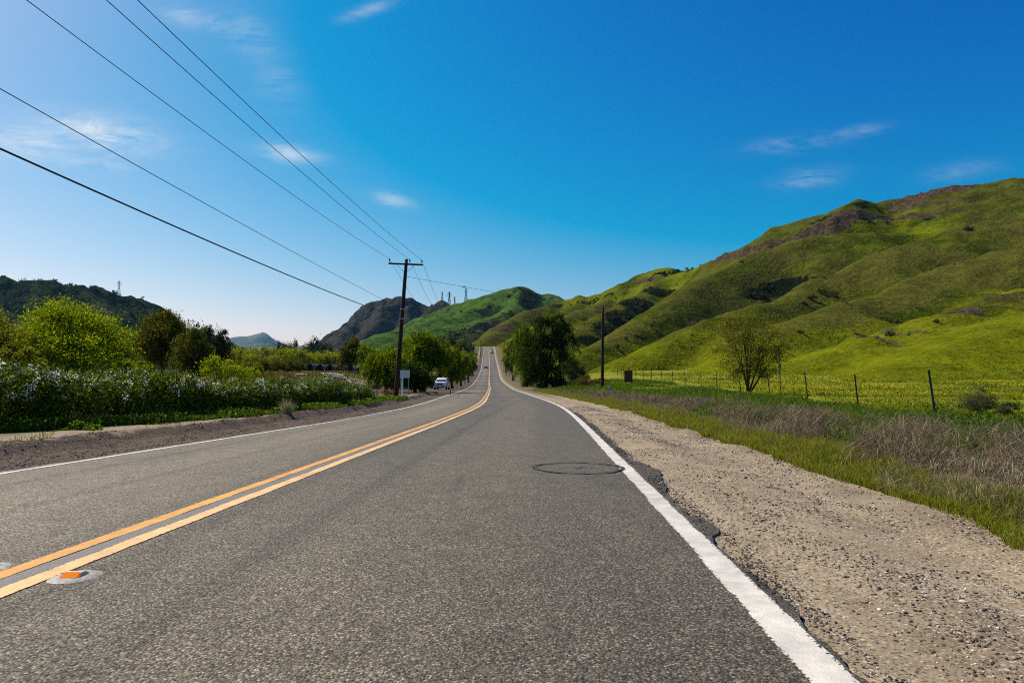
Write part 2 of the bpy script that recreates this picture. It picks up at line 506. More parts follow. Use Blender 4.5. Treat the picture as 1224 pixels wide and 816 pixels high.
def hillmat(name, grass_a, grass_b, dry, yellow, rock_a, rock_b, scrub, s=1.0, terr=1.0, scrubamt=0.0):
    """zone (R rock, G lush yellow, B scrub and painted shade) comes from the terrain, finer mottling from noise"""
    k = NT(name)
    z = k.sep(k.attr('tint', 'Color')); zd = k.attr('tint', 'Alpha')
    p = k.pos()
    n1 = k.noise(0.018 * s, 5, 0.62); n2 = k.noise(0.09 * s, 5, 0.68); n3 = k.noise(0.5 * s, 4, 0.7)
    g = k.mix(k.ramp(n2, [(0.35, 0), (0.65, 1)]), grass_a, grass_b)
    g = k.mix(k.ramp(k.math('ADD', k.math('MULTIPLY', zd, .32), n1), [(0.56, 0), (0.76, 0.92)]), g, dry)
    yn = k.math('ADD', k.math('MULTIPLY', z[1], 1.0), k.math('MULTIPLY', k.math('SUBTRACT', k.noise(0.05 * s, 5, 0.7), 0.52), 2.2))
    g = k.mix(k.math('MULTIPLY', k.ramp(yn, [(0.25, 0), (0.8, 1)]), 0.85), g, k.mix(n3, yellow, grass_b))
    # cattle terraces
    w = k.n('TexWave'); w.bands_direction = 'Z'; k.setin(w.inputs['Vector'], p)
    w.inputs['Scale'].default_value = 0.24; w.inputs['Distortion'].default_value = 11.0; w.inputs['Detail'].default_value = 3; w.inputs['Detail Scale'].default_value = 0.35
    g = k.mix(k.math('MULTIPLY', k.ramp(w.outputs['Fac'], [(0.25, 1), (0.6, 0)]), 0.06 * terr), g, k.mix(0.55, grass_a, dry))
    gm = k.math('MULTIPLY', k.ramp(n3, [(0.3, 0.6), (0.7, 1.32)]), k.ramp(n2, [(0.3, 0.7), (0.7, 1.25)]))
    g = k.mix(1.0, g, gm, 'MULTIPLY')
    rk = k.mix(k.ramp(k.noise(0.3 * s, 7, 0.78), [(.36, 0), (.66, 1)]), rock_a, rock_b)
    rm = k.ramp(k.math('ADD', z[0], k.math('MULTIPLY', k.math('SUBTRACT', n2, 0.5), 1.2)), [(0.42, 0), (0.6, 1)])
    c = k.mix(rm, g, rk)
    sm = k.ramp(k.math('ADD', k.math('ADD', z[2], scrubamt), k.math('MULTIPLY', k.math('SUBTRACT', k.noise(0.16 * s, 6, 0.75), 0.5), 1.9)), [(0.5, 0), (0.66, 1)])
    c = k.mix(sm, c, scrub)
    h = k.math('ADD', k.math('MULTIPLY', n2, 2.0), k.math('ADD', k.math('MULTIPLY', n3, 0.8), k.math('MULTIPLY', w.outputs['Fac'], 0.03 * terr)))
    n4 = k.noise(1.3 * s, 3, 0.75); c = k.mix(1.0, c, k.ramp(n4, [(0.3, 0.74), (0.7, 1.22)]), 'MULTIPLY')
    k.principled(c, 1.0, 0.0, normal=k.bump(h, 0.9, 1.2 / s))
    return k.m


GA, GB = (0.028, 0.046, 0.003), (0.076, 0.094, 0.006)
M['hill'] = hillmat('hill', GA, GB, (0.076, 0.076, 0.014), (0.17, 0.195, 0.004), (0.016, 0.012, 0.008), (0.105, 0.078, 0.05), (0.010, 0.016, 0.006))
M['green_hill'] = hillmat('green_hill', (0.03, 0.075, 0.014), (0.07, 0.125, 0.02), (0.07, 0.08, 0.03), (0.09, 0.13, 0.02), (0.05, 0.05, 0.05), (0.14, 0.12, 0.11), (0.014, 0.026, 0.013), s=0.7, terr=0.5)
M['scrub_hill'] = hillmat('scrub_hill', (0.018, 0.030, 0.012), (0.04, 0.055, 0.018), (0.06, 0.06, 0.028), (0.05, 0.06, 0.02), (0.04, 0.042, 0.042), (0.11, 0.11, 0.10), (0.009, 0.016, 0.010), s=0.8, terr=0.2, scrubamt=0.38)
M['rock_hill'] = hillmat('rock_hill', (0.03, 0.035, 0.025), (0.05, 0.052, 0.04), (0.055, 0.05, 0.045), (0.05, 0.05, 0.03), (0.016, 0.016, 0.018), (0.07, 0.064, 0.06), (0.010, 0.013, 0.012), s=0.45, terr=0.1, scrubamt=0.18)
M['far_hill'] = simple('far_hill', (0.07, 0.085, 0.07), 0.95, 0.05, vary=0.3, scale=0.004)

# ------------------------------------------------------------------ ground sheet
def axis(segs):
    out = []
    for a, b, d in segs:
        out.append(np.arange(a, b, d))
    return np.unique(np.concatenate(out))


def geo(a, b, r0):
    out = [a]; d = r0
    while out[-1] < b:
        out.append(out[-1] + d); d *= 1.09
    out[-1] = b
    return np.array(out)


ys = np.concatenate([-geo(3, 900, .5)[::-1], axis([(-2.9, 14, .16), (14, 40, .35), (40, 120, .8), (120, 640, 2.5)]), geo(640, 10300, 4)])
xs = np.concatenate([-geo(26, 9000, 1.0)[::-1], axis([(-25.5, -8, .4), (-8, 10, .18), (10, 30, .5)]), geo(30, 9000, 1.0)])
ys = np.unique(ys); xs = np.unique(xs)
GX, GY = np.meshgrid(xs, ys)
GZ = zg(GX, GY)
mb = MB(); mb.add(np.stack([GX, GY, GZ], -1).reshape(-1, 3), grid_faces(len(ys), len(xs)))
tag(mb.build('ground', M['ground'], smooth=True, uv={'lateral': (GX - road_x(GY)).ravel()}), 'gravel shoulders, verge and fields around the road', None, None, 'structure')

# ------------------------------------------------------------------ road
ry = np.concatenate([axis([(-25, 1, .5), (1, 14, .06), (14, 50, .2), (50, 200, 1.0)]), np.arange(200, 600, 2.0)])


def frame(y):
    """centre points and unit right vectors along the road"""
    x = road_x(y); z = road_z(y)
    d = np.gradient(x, y)
    L = np.sqrt(1 + d * d)
    return np.stack([x, y, z], -1), np.stack([1 / L, -d / L, 0 * d], -1)


RC, RN = frame(ry)


def bulge(y, c, w, a):
    t = (y - c) / w
    return a * np.where(t < 0, np.exp(-(t / 2.2) ** 2), np.exp(-(t * 0.9) ** 2))


redge = 3.775 + 0.03 * fbm(ry * 2.6, 0 * ry, 5, 21, .65) + 0.03 * (fbm(ry * .4, 0 * ry + 3, 3, 22) + .3)
redge = redge + bulge(ry, 8.35, 0.5, 0.17) + bulge(ry, 10.0, 1.2, 0.05) + bulge(ry, 5.15, 0.2, 0.08) + bulge(ry, 15.5, 1.2, 0.10) + bulge(ry, 21, 2, .08)
redge = np.maximum(redge, 3.745)
ledge = -3.86 - 0.04 * fbm(ry * 1.5, 0 * ry + 9, 4, 25)
us = np.concatenate([[0], np.linspace(-3.7, 3.7, 33), [0]])
U = np.tile(us, (len(ry), 1)); U[:, 0] = ledge; U[:, -1] = redge
P = RC[:, None, :] + U[..., None] * RN[:, None, :]
P[..., 2] += 0.012 * (1 - (np.abs(U) / 3.8) ** 2) + tilt(ry[:, None], U)            # crown
# skirt: broken edge drops to the gravel
sk_r = P[:, -1, :] + RN * 0.025 + np.array([0, 0, -0.09]); sk_l = P[:, 0, :] - RN * 0.03 + np.array([0, 0, -0.09])
P = np.concatenate([sk_l[:, None], P, sk_r[:, None]], 1)
Uw = np.concatenate([U[:, :1] - .03, U, U[:, -1:] + .03], 1)
P[:, -2, 2] += 0.010 * fbm(ry * 9, 0 * ry, 3, 28)
mb = MB(); mb.add(P.reshape(-1, 3), grid_faces(P.shape[0], P.shape[1]))
ROAD = mb.build('road', M['asphalt'], smooth=False, uv={'lateral': Uw.ravel()})
tag(ROAD, 'two lane chip seal asphalt road climbing a distant hill', None, None, 'structure')


def stripe(name, u0, u1, mat, label, lift=0.004, seed=1, wob=0.008):
    m = 13
    w0 = u0 + wob * fbm(ry * 3, 0 * ry, 3, seed); w1 = u1 + wob * fbm(ry * 3, 0 * ry + 5, 3, seed + 1)
    t = np.linspace(0, 1, m)
    UU = w0[:, None] + (w1 - w0)[:, None] * t
    Q = RC[:, None, :] + UU[..., None] * RN[:, None, :]
    Q[..., 2] += 0.012 * (1 - (np.abs(UU) / 3.8) ** 2) + tilt(ry[:, None], UU) + lift + 0.00006 * np.clip(ry, 0, 600)[:, None]
    b = MB(); b.add(Q.reshape(-1, 3), grid_faces(len(ry), m))
    e = np.abs(t - .5) * 2
    o = b.build(name, mat, ROAD, uv={'edge': np.tile(np.clip((e - .5) / .5, 0, 1) ** 1.3, len(ry)), 'lateral': UU.ravel()})
    o['label'] = label
    return o


stripe('edge_line', 3.565, 3.725, M['paint_white'], 'white edge line beside the wide gravel shoulder', seed=31)
stripe('edge_line', -3.73, -3.60, M['paint_white'], 'white edge line along the earth shoulder', seed=35)
stripe('centre_line', -0.185, -0.065, M['paint_yellow'], 'deeper orange half of the double yellow line', seed=41, wob=.005)
stripe('centre_line', 0.055, 0.175, M['paint_pale_yellow'], 'paler half of the double yellow line', seed=45, wob=.005)
stripe('centre_gap', -0.06, 0.05, M['gap'], 'dark sealed strip between the two yellow lines', lift=0.003, seed=48, wob=.004)

# round saw cut in the lane
b = MB(); nseg = 72
th = np.arange(nseg) / nseg * 2 * PI
cx, cy = 0.78, 8.12
for rr, ww, zz in ((0.49, 0.046, 0.0125),):
    jit = 0.014 * fbm(np.cos(th) * 4, np.sin(th) * 4, 3, 50); ww = ww * (1 + .55 * fbm(np.cos(th) * 5, np.sin(th) * 5, 3, 56))
    vi = np.stack([cx + (rr + jit) * np.cos(th), cy + (rr + jit) * np.sin(th), 0 * th + zz + .002], -1)
    vo = np.stack([cx + (rr + ww + jit) * np.cos(th), cy + (rr + ww + jit) * np.sin(th), 0 * th + zz + .002], -1)
    V = np.concatenate([vi, vo]); i = np.arange(nseg); j = (i + 1) % nseg
    b.add(V, np.stack([i, j, j + nseg, i + nseg], -1))
o = b.build('sealed_cut', M['tar'], ROAD); o['label'] = 'dark sealed ring cut into the asphalt'
b = MB()
cpts = np.stack([np.linspace(cx - .2, cx + .22, 15), cy + .02 + .05 * fbm(np.linspace(0, 4, 15), np.zeros(15), 3, 52), np.full(15, 0.0145)], -1)
w = (0.004 + 0.008 * RNG.random(15))[:, None] * np.array([0, 1, 0])
b.add(np.concatenate([cpts - w, cpts + w]), np.stack([np.arange(14), np.arange(1, 15), np.arange(16, 30), np.arange(15, 29)], -1))
cpts = np.stack([cx + .02 + .07 * np.linspace(-1, 1, 9), cy + np.linspace(-.12, .17, 9), np.full(9, 0.0148)], -1)
w = (0.004 + 0.005 * RNG.random(9))[:, None] * np.array([1, 0, 0])
b.add(np.concatenate([cpts - w, cpts + w]), np.stack([np.arange(8), np.arange(1, 9), np.arange(10, 18), np.arange(9, 17)], -1))
b.build('crack', M['black_trim'], ROAD)


# raised pavement markers
def marker(x, y, label):
    z = float(road_z(y) + tilt(y, x - road_x(y))) + 0.014
    root = empty('pavement_marker', (x, y, z), -0.02)
    tag(root, label, 'road marker', 'raised pavement markers')
    n = 28; t = np.arange(n) / n * 2 * PI
    r = 1 + 0.09 * fbm(np.cos(t) * 2 + x * 9, np.sin(t) * 2, 3, 61)
    rings = [np.stack([0.118 * r * k_ * np.cos(t), 0.13 * r * k_ * np.sin(t), 0 * t + h_], -1) for k_, h_ in ((1.0, -.003), (.86, .0035), (.6, .0065), (.3, .008))]
    m_ = MB(); i = np.arange(n); j = (i + 1) % n
    m_.add(np.concatenate(rings), np.concatenate([np.stack([q * n + i, q * n + j, q * n + j + n, q * n + i + n], -1) for q in range(3)])); m_.capfaces = [[3 * n + q for q in range(n)]]
    m_.build('epoxy_pad', M['epoxy'], root, smooth=True)
    # wedge body: sloped reflective faces fore and aft
    m_ = MB()
    m_.add([[-.05, -.05, .006], [.05, -.05, .006], [.05, .05, .006], [-.05, .05, .006], [-.043, -.006, .025], [.043, -.006, .025], [.043, .022, .024], [-.043, .022, .024]],
           [[4, 5, 6, 7], [1, 2, 6, 5], [3, 0, 4, 7]])
    m_.build('marker_body', M['marker_top'], root)
    m_ = MB(); m_.add([[-.044, -.0495, .009], [.044, -.0495, .009], [.038, -.0085, .0252], [-.038, -.0085, .0252]], [[0, 1, 2, 3]])
    m_.add([[-.05, -.05, .006], [.05, -.05, .006], [.043, -.006, .025], [-.043, -.006, .025]], [[0, 1, 2, 3]])
    m_.v[1] = m_.v[1] + np.array([0, .001, 0]); m_.build('reflector', M['reflector'], root)
    m_ = MB(); m_.add([[.044, .0495, .009], [-.044, .0495, .009], [-.038, .0255, .0245], [.038, .0255, .0245]], [[0, 1, 2, 3]])
    m_.add([[.05, .05, .006], [-.05, .05, .006], [-.043, .022, .024], [.043, .022, .024]], [[0, 1, 2, 3]])
    m_.v[1] = m_.v[1] - np.array([0, .001, 0]); m_.build('reflector', M['reflector'], root)


marker(-2.24, 3.56, 'orange faced road marker on white epoxy beside the paler yellow line')
marker(-2.82, 3.72, 'road marker on grey epoxy beside the deeper orange line, cut by the frame')

# ------------------------------------------------------------------ hills
def poly_d(X, Y, pts):
    """distance to a crest polyline and the crest height at the nearest point"""
    D = np.full(X.shape, 1e9); Z = np.zeros(X.shape); S = np.zeros(X.shape); acc_ = 0.0
    for a, c in zip(pts[:-1], pts[1:]):
        dx, dy = c[0] - a[0], c[1] - a[1]; L2 = dx * dx + dy * dy + 1e-9
        t = np.clip(((X - a[0]) * dx + (Y - a[1]) * dy) / L2, 0, 1)
        d = np.hypot(X - a[0] - t * dx, Y - a[1] - t * dy)
        z = a[2] + t * (c[2] - a[2])
        m = d < D
        D = np.where(m, d, D); Z = np.where(m, z, Z); S = np.where(m, acc_ + t * math.sqrt(L2), S); acc_ += math.sqrt(L2)
    return D, Z, S


def dens(p, step):
    """round off a crest polyline"""
    p = np.array(p)
    s = np.concatenate([[0], np.cumsum(np.linalg.norm(np.diff(p, axis=0), axis=1))])
    n = max(3, int(s[-1] / step)); q = np.linspace(0, s[-1], n)
    return np.stack([np.interp(q, s, p[:, i]) for i in range(3)], -1)


def hill(name, spurs, box, res, mat, label, k=2.5, amp=3.0, freq=0.02, blobs=(), gully=6.0, seed=1, yellow=None, fine=0.5, rockslope=None, rib=0.0, ribw=26.0, craggy=0.0, clear=False):
    x0, x1, y0, y1 = box
    X, Y = np.meshgrid(np.arange(x0, x1 + res, res), np.arange(y0, y1 + res, res))
    wx = X + 9 * fbm(X * .012, Y * .012, 3, seed + 40); wy = Y + 9 * fbm(X * .012 + 7, Y * .012, 3, seed + 44)
    hs = []
    for sp in spurs:
        pts = [at(*q) for q in sp['p']]
        D, Z, Sa = poly_d(X, Y, pts)
        wgt = sstep(0, 40, D); Dw, Zw, Sw = poly_d(wx, wy, pts)
        D = D * (1 - wgt) + Dw * wgt; Z = Z * (1 - wgt) + Zw * wgt
        w = sp.get('w', 6.0); s = sp.get('s', .5)
        rb = np.abs(fbm(Sw / ribw + 3.1 * len(hs), D * .006 + 5.3 * len(hs), 3, seed + 60, .45))
        hs.append(Z - s * (np.sqrt(D * D + w * w) - w) - rib * (1 - rb * 1.6) * sstep(2, ribw * 1.1, D))
    hs = np.array(hs)
    top = np.max(hs, 0)
    H = top + k * np.log(np.sum(np.exp(np.clip((hs - top) / k, -30, 0)), 0)) - 0.0
    srt = np.sort(hs, 0)
    gap = srt[-1] - srt[-2] if len(hs) > 1 else np.full(X.shape, 99.0)
    base = zg(X, Y)
    up = np.clip(H - base, 0, 60)
    rid = 1 - np.abs(fbm(X * freq, Y * freq, 4, seed))
    crest = np.clip(gap / 12, .15, 1)
    H = H + amp * (rid - .75) * np.clip(up / 25, 0, 1) * 0.9 + fine * fbm(X * .11, Y * .11, 3, seed + 9) * np.clip(up / 10, 0, 1)
    uu = X - road_x(Y)
    H = np.where(Y < 545, np.minimum(H, base - 1.2 + .75 * np.clip(uu - 6.5, 0, 400)), H) if clear else H
    H0 = H
    Z = np.where(H < base - 3, base - 3, H)
    # zones
    R = np.zeros(X.shape); G = np.zeros(X.shape); B = np.zeros(X.shape); Dd = np.zeros(X.shape)
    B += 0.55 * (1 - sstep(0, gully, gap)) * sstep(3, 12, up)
    if yellow: G += yellow(X, Y, up, gap)
    if clear:
        Dd += .62 * sstep(5, 15, gap + 4 * fbm(X * .03, Y * .03, 3, seed + 80)) * sstep(4, 12, up) * sstep(105, 160, Y)
    for (bx, by, bY, rx, rz, ch, a) in blobs:
        c = None
        Yr = np.arange(max(y0, 20), y1, 1.5)
        for dpy in (0, 3, 6, 9):
            q_ = np.array([at(bx, by + dpy, t) for t in Yr])
            ix = np.clip(((q_[:, 0] - x0) / res).astype(int), 0, X.shape[1] - 1); iy = np.clip(((q_[:, 1] - y0) / res).astype(int), 0, X.shape[0] - 1)
            hit = np.nonzero(q_[:, 2] < np.maximum(Z[iy, ix], -99))[0]
            if len(hit):
                c = q_[hit[0]]; bY = c[1]; break
        if c is None: continue
        q = ((X - c[0]) / (rx * bY / F)) ** 2 + ((Z - c[2]) / (rz * bY / F)) ** 2 + ((Y - c[1]) / (20.0 + rx * bY / F)) ** 2
        v = a * np.exp(-q * 1.1)
        if ch == 'R': R += v
        elif ch == 'G': G += v
        elif ch == 'D': Dd += v
        else: B += v
    if rockslope:
        gy, gx = np.gradient(Z, res); sl = np.hypot(gx, gy); R += sstep(rockslope[0], rockslope[1], sl) * .8
    H = H + np.clip(R, 0, 1) * craggy * (fbm(X * .12, Y * .12, 4, seed + 70, .6) - .15)
    V = np.stack([X, Y, np.where(H < base - 3, base - 3, H)], -1)
    m = MB()
    fc = grid_faces(*X.shape)
    keep = (H0 > base - 2.5).ravel()
    fk = keep[fc].any(1)
    m.add(V.reshape(-1, 3), fc[fk], np.stack([R, G, B, Dd], -1).reshape(-1, 4).clip(0, 1))
    o = m.build(name, mat, smooth=True)
    tag(o, label, None, None, 'structure')
    return dict(o=o, X=X, Y=Y, Z=Z, B=B, R=R, up=H0 - base, res=res, x0=x0, y0=y0)


S1 = [(2300, 230, 260), (1800, 200, 330), (1500, 196, 385), (1224, 213, 430), (1169, 218, 445), (1124, 222, 460), (1094, 235, 478), (1072, 236, 488), (1043, 244, 498), (1024, 239, 492), (1008, 246, 500),
      (990, 256, 512), (962, 260, 520), (927, 271, 530), (900, 288, 545), (867, 304, 562), (828, 322, 590)]
S1b = [(828, 322, 590), (815, 323, 600), (797, 320, 630), (771, 327, 660), (746, 339, 690), (721, 350, 720), (692, 354, 760), (669, 359, 790)]
S1c = [(692, 354, 760), (658, 364, 750), (631, 371, 720), (623, 375, 700), (606, 385, 660), (592, 397, 625), (577, 405, 600)]
S2 = [(1140, 270, 425), (1094, 280, 405), (1024, 279, 400), (959, 282, 400), (900, 304, 392), (860, 322, 384), (831, 335, 372), (792, 363, 340), (755, 391, 305), (722, 408, 280), (680, 426, 255)]
S3 = [(1700, 235, 300), (1400, 245, 330), (1260, 252, 350), (1180, 264, 350), (1094, 290, 335), (1035, 307, 322), (973, 334, 310), (948, 352, 300), (900, 366, 280), (867, 378, 260), (833, 389, 240), (797, 405, 220), (745, 431, 190)]
S4 = [(1700, 262, 250), (1400, 270, 270), (1224, 293, 285), (1169, 307, 278), (1110, 326, 268), (1062, 342, 258), (1021, 358, 247), (980, 372, 232), (943, 384, 215), (918, 408, 190), (870, 432, 165), (840, 446, 150)]
S5 = [(1700, 290, 200), (1400, 315, 215), (1260, 338, 222), (1224, 345, 220), (1185, 356, 210), (1122, 378, 190), (1060, 398, 170), (1003, 417, 152), (960, 434, 138)]
S6 = [(1700, 300, 165), (1400, 338, 180), (1224, 374, 168), (1185, 392, 150), (1138, 414, 128), (1091, 433, 110), (1050, 446, 98)]
A2 = [(797, 322, 625), (775, 345, 560), (748, 362, 500), (720, 376, 450), (692, 392, 400), (668, 412, 350)]
A3 = [(746, 341, 680), (715, 365, 590), (690, 372, 540), (665, 385, 480), (648, 402, 420)]
A4 = [(721, 352, 715), (690, 364, 650), (660, 380, 570), (640, 392, 520), (622, 408, 470)]
KB = [(1040, 246, 470), (1024, 238, 468), (1010, 246, 462), (998, 258, 452)]
RK = [(1094, 262, 440), (1060, 262, 440), (1015, 262, 445), (985, 270, 450), (960, 274, 455), (925, 290, 460), (898, 302, 455)]


def yel(X, Y, up, gap):
    g = 0.75 * (1 - sstep(2, 13, gap)) * sstep(2, 8, up)
    g = g + 0.5 * (1 - sstep(4, 22, up))
    return g + 0.35 * (1 - sstep(150, 260, Y))


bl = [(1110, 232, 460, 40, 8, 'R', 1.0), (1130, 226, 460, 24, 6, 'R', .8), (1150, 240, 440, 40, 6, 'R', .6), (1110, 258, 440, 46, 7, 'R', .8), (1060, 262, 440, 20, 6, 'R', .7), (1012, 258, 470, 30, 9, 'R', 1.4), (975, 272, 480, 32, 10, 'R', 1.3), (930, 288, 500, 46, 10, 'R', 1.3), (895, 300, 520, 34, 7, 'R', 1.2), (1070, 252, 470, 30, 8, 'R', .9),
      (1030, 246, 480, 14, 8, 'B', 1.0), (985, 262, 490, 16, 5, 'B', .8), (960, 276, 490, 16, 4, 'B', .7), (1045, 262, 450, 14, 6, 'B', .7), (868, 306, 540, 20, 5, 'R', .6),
      (770, 335, 600, 26, 6, 'R', .8), (808, 326, 600, 18, 4, 'B', .9), (765, 366, 420, 28, 15, 'B', 1.7), (745, 382, 400, 26, 14, 'B', 1.7), (726, 396, 380, 22, 12, 'B', 1.5), (788, 350, 420, 20, 9, 'B', 1.5), (706, 408, 340, 20, 9, 'B', 1.4),  # the gully's B blobs are scrub with the gully's shade painted in
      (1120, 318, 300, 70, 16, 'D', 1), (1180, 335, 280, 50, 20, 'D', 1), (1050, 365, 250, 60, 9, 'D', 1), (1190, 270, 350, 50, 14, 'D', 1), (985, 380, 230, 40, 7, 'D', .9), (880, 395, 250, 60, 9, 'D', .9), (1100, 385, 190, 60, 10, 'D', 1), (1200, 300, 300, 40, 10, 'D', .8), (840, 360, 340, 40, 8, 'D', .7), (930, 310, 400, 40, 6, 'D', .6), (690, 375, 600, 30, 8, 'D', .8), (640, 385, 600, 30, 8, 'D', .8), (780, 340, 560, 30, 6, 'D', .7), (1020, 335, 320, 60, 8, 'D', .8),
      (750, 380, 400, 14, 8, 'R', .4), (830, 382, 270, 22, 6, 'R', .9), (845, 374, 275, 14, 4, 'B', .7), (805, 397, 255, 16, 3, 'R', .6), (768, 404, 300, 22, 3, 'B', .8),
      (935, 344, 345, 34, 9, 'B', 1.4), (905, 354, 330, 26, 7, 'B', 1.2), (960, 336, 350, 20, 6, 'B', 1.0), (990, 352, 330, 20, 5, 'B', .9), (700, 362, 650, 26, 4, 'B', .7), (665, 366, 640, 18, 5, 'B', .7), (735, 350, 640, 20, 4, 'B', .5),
      (1050, 407, 172, 44, 9, 'R', .8), (1085, 396, 185, 36, 7, 'R', .7), (1150, 372, 200, 50, 8, 'R', .7), (1200, 356, 215, 34, 8, 'R', .65), (1135, 393, 180, 60, 8, 'D', 1.2), (1065, 290, 380, 40, 5, 'B', .45),
      (1200, 400, 150, 60, 18, 'G', .7), (1140, 425, 125, 60, 9, 'G', .6), (760, 425, 260, 60, 9, 'G', .6), (985, 362, 260, 40, 8, 'G', .5), (870, 345, 330, 30, 8, 'G', .5), (960, 320, 380, 50, 8, 'G', .7), (1040, 296, 390, 40, 6, 'G', .6), (720, 385, 470, 20, 8, 'G', .5),
      (600, 392, 640, 20, 10, 'R', .8), (618, 381, 690, 12, 6, 'R', .6)]
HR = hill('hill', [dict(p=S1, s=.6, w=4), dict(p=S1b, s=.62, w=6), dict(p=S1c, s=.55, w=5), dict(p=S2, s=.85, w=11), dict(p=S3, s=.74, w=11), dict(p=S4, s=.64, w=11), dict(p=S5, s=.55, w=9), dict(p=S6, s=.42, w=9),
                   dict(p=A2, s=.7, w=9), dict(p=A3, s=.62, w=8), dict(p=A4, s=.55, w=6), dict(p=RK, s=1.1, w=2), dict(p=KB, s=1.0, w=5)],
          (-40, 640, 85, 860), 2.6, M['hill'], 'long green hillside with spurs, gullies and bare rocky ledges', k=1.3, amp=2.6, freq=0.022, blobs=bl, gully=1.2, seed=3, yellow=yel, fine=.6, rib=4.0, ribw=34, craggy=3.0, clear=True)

FG = [dict(p=[(500, 380, 1040), (539, 366, 1030), (565, 356, 1010), (589, 351, 990), (606, 346, 985), (622, 343, 985), (633, 346, 990), (645, 351, 1000), (655, 350, 1000), (662, 354, 1005), (675, 364, 1010), (720, 385, 1000)], s=.5, w=8),
      dict(p=[(622, 343, 985), (617, 362, 900), (600, 378, 800), (585, 388, 740)], s=.62, w=5), dict(p=[(655, 350, 1000), (648, 366, 930), (640, 380, 860)], s=.75, w=4),
      dict(p=[(589, 351, 990), (570, 368, 900), (545, 378, 840), (515, 388, 790), (504, 397, 760)], s=.5, w=8),
      dict(p=[(600, 376, 800), (570, 381, 780), (535, 389, 750), (504, 398, 720), (470, 410, 690)], s=.45, w=9),
      dict(p=[(545, 372, 930), (500, 388, 850), (472, 394, 800), (441, 407, 760), (425, 418, 740)], s=.42, w=10),
      dict(p=[(539, 366, 1030), (515, 378, 960), (490, 392, 900)], s=.5, w=8)]
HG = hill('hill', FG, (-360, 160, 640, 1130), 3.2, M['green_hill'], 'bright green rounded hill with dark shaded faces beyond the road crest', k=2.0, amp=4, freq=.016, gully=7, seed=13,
          blobs=[(643, 362, 960, 8, 18, 'R', .7), (632, 362, 930, 16, 18, 'B', 1.5), (636, 352, 960, 8, 8, 'B', 1.0), (612, 376, 850, 16, 8, 'B', .9), (662, 358, 985, 8, 8, 'R', .6), (590, 372, 870, 25, 8, 'B', .6), (560, 372, 900, 18, 6, 'B', .5), (530, 383, 860, 30, 4, 'B', .5)], fine=.8,  # B blobs by the summit paint shade on the face turned from the sun
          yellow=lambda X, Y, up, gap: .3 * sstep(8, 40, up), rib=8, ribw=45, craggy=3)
FS = [dict(p=[(505, 412, 640), (541, 404, 660), (560, 396, 680), (575, 388, 700), (590, 381, 720), (614, 376, 750), (640, 372, 770)], s=.5, w=6), dict(p=[(575, 388, 700), (560, 402, 640), (548, 412, 600)], s=.5, w=6)]
HS = hill('hill', FS, (-170, 60, 540, 830), 2.6, M['scrub_hill'], 'low scrubby ridge just behind the road crest', k=2, amp=3, freq=.03, gully=6, seed=17, fine=.8,
          blobs=[(600, 392, 690, 25, 10, 'R', .5), (565, 400, 660, 30, 10, 'R', .35)])
RM = [dict(p=[(340, 425, 1500), (383, 407, 1520), (395, 396, 1530), (416, 384, 1540), (437, 363, 1550), (460, 354, 1550), (472, 353, 1550), (490, 357, 1550), (509, 363, 1560), (530, 372, 1570), (580, 385, 1580)], s=.75, w=8),
      dict(p=[(460, 354, 1550), (455, 375, 1450), (440, 395, 1380)], s=.8, w=4), dict(p=[(437, 363, 1550), (420, 388, 1460), (405, 405, 1400)], s=.8, w=4),
      dict(p=[(490, 357, 1550), (485, 378, 1460), (470, 398, 1380)], s=.75, w=5), dict(p=[(416, 384, 1540), (402, 402, 1460)], s=.8, w=4), dict(p=[(512, 364, 1560), (510, 385, 1450)], s=.7, w=5)]
HM = hill('hill', RM, (-700, 40, 1230, 1760), 5.5, M['rock_hill'], 'dark rocky mountain rising behind the leaning utility pole', k=3, amp=9, freq=.02, gully=7, seed=23, fine=3, rockslope=(.5, 1.0), rib=15, ribw=60, craggy=4)
KN = [dict(p=[(511, 372, 1230), (519, 363, 1235), (527, 358, 1240), (534, 361, 1240), (543, 368, 1240), (548, 374, 1240)], s=1.0, w=5)]
hill('hill', KN, (-260, -30, 1130, 1330), 4, M['rock_hill'], 'small dark conical knob between the rocky mountain and the green hill', k=2, amp=3, freq=.03, gully=4, seed=29, fine=1)
LH = [dict(p=[(-700, 345, 820), (-300, 332, 850), (-60, 331, 880), (0, 332, 900), (33, 334, 905), (69, 339, 910), (98, 340, 920), (121, 344, 925), (160, 355, 935), (193, 370, 950), (228, 389, 960), (262, 405, 970), (300, 420, 980)], s=.55, w=10),
      dict(p=[(98, 340, 920), (125, 365, 850), (150, 385, 800), (165, 402, 760)], s=.6, w=5), dict(p=[(33, 334, 905), (55, 355, 830), (85, 372, 770), (110, 398, 700)], s=.6, w=5),
      dict(p=[(140, 349, 930), (165, 368, 880), (190, 388, 830), (205, 402, 800)], s=.62, w=4), dict(p=[(-40, 331, 890), (-10, 360, 800), (30, 380, 730), (50, 400, 680)], s=.6, w=5),
      dict(p=[(180, 364, 945), (205, 382, 910), (225, 398, 880)], s=.62, w=4), dict(p=[(70, 340, 910), (88, 360, 860), (112, 384, 800)], s=.62, w=4)]
HL = hill('hill', LH, (-1500, -280, 620, 1100), 5.0, M['scrub_hill'], 'dark scrub covered hill with a pylon on its ridge behind the lime tree', k=2.5, amp=11, freq=.02, gully=8, seed=33, fine=2.5, rib=20, ribw=55)
FM = [dict(p=[(225, 414, 9000), (250, 411, 9000), (270, 406, 9000), (283, 402, 9000), (297, 401.5, 9000), (306, 400, 9000), (315, 397.5, 9000), (322, 400, 9000), (330, 404, 9000), (341, 408, 9000), (360, 413, 9000)], s=.45, w=20)]
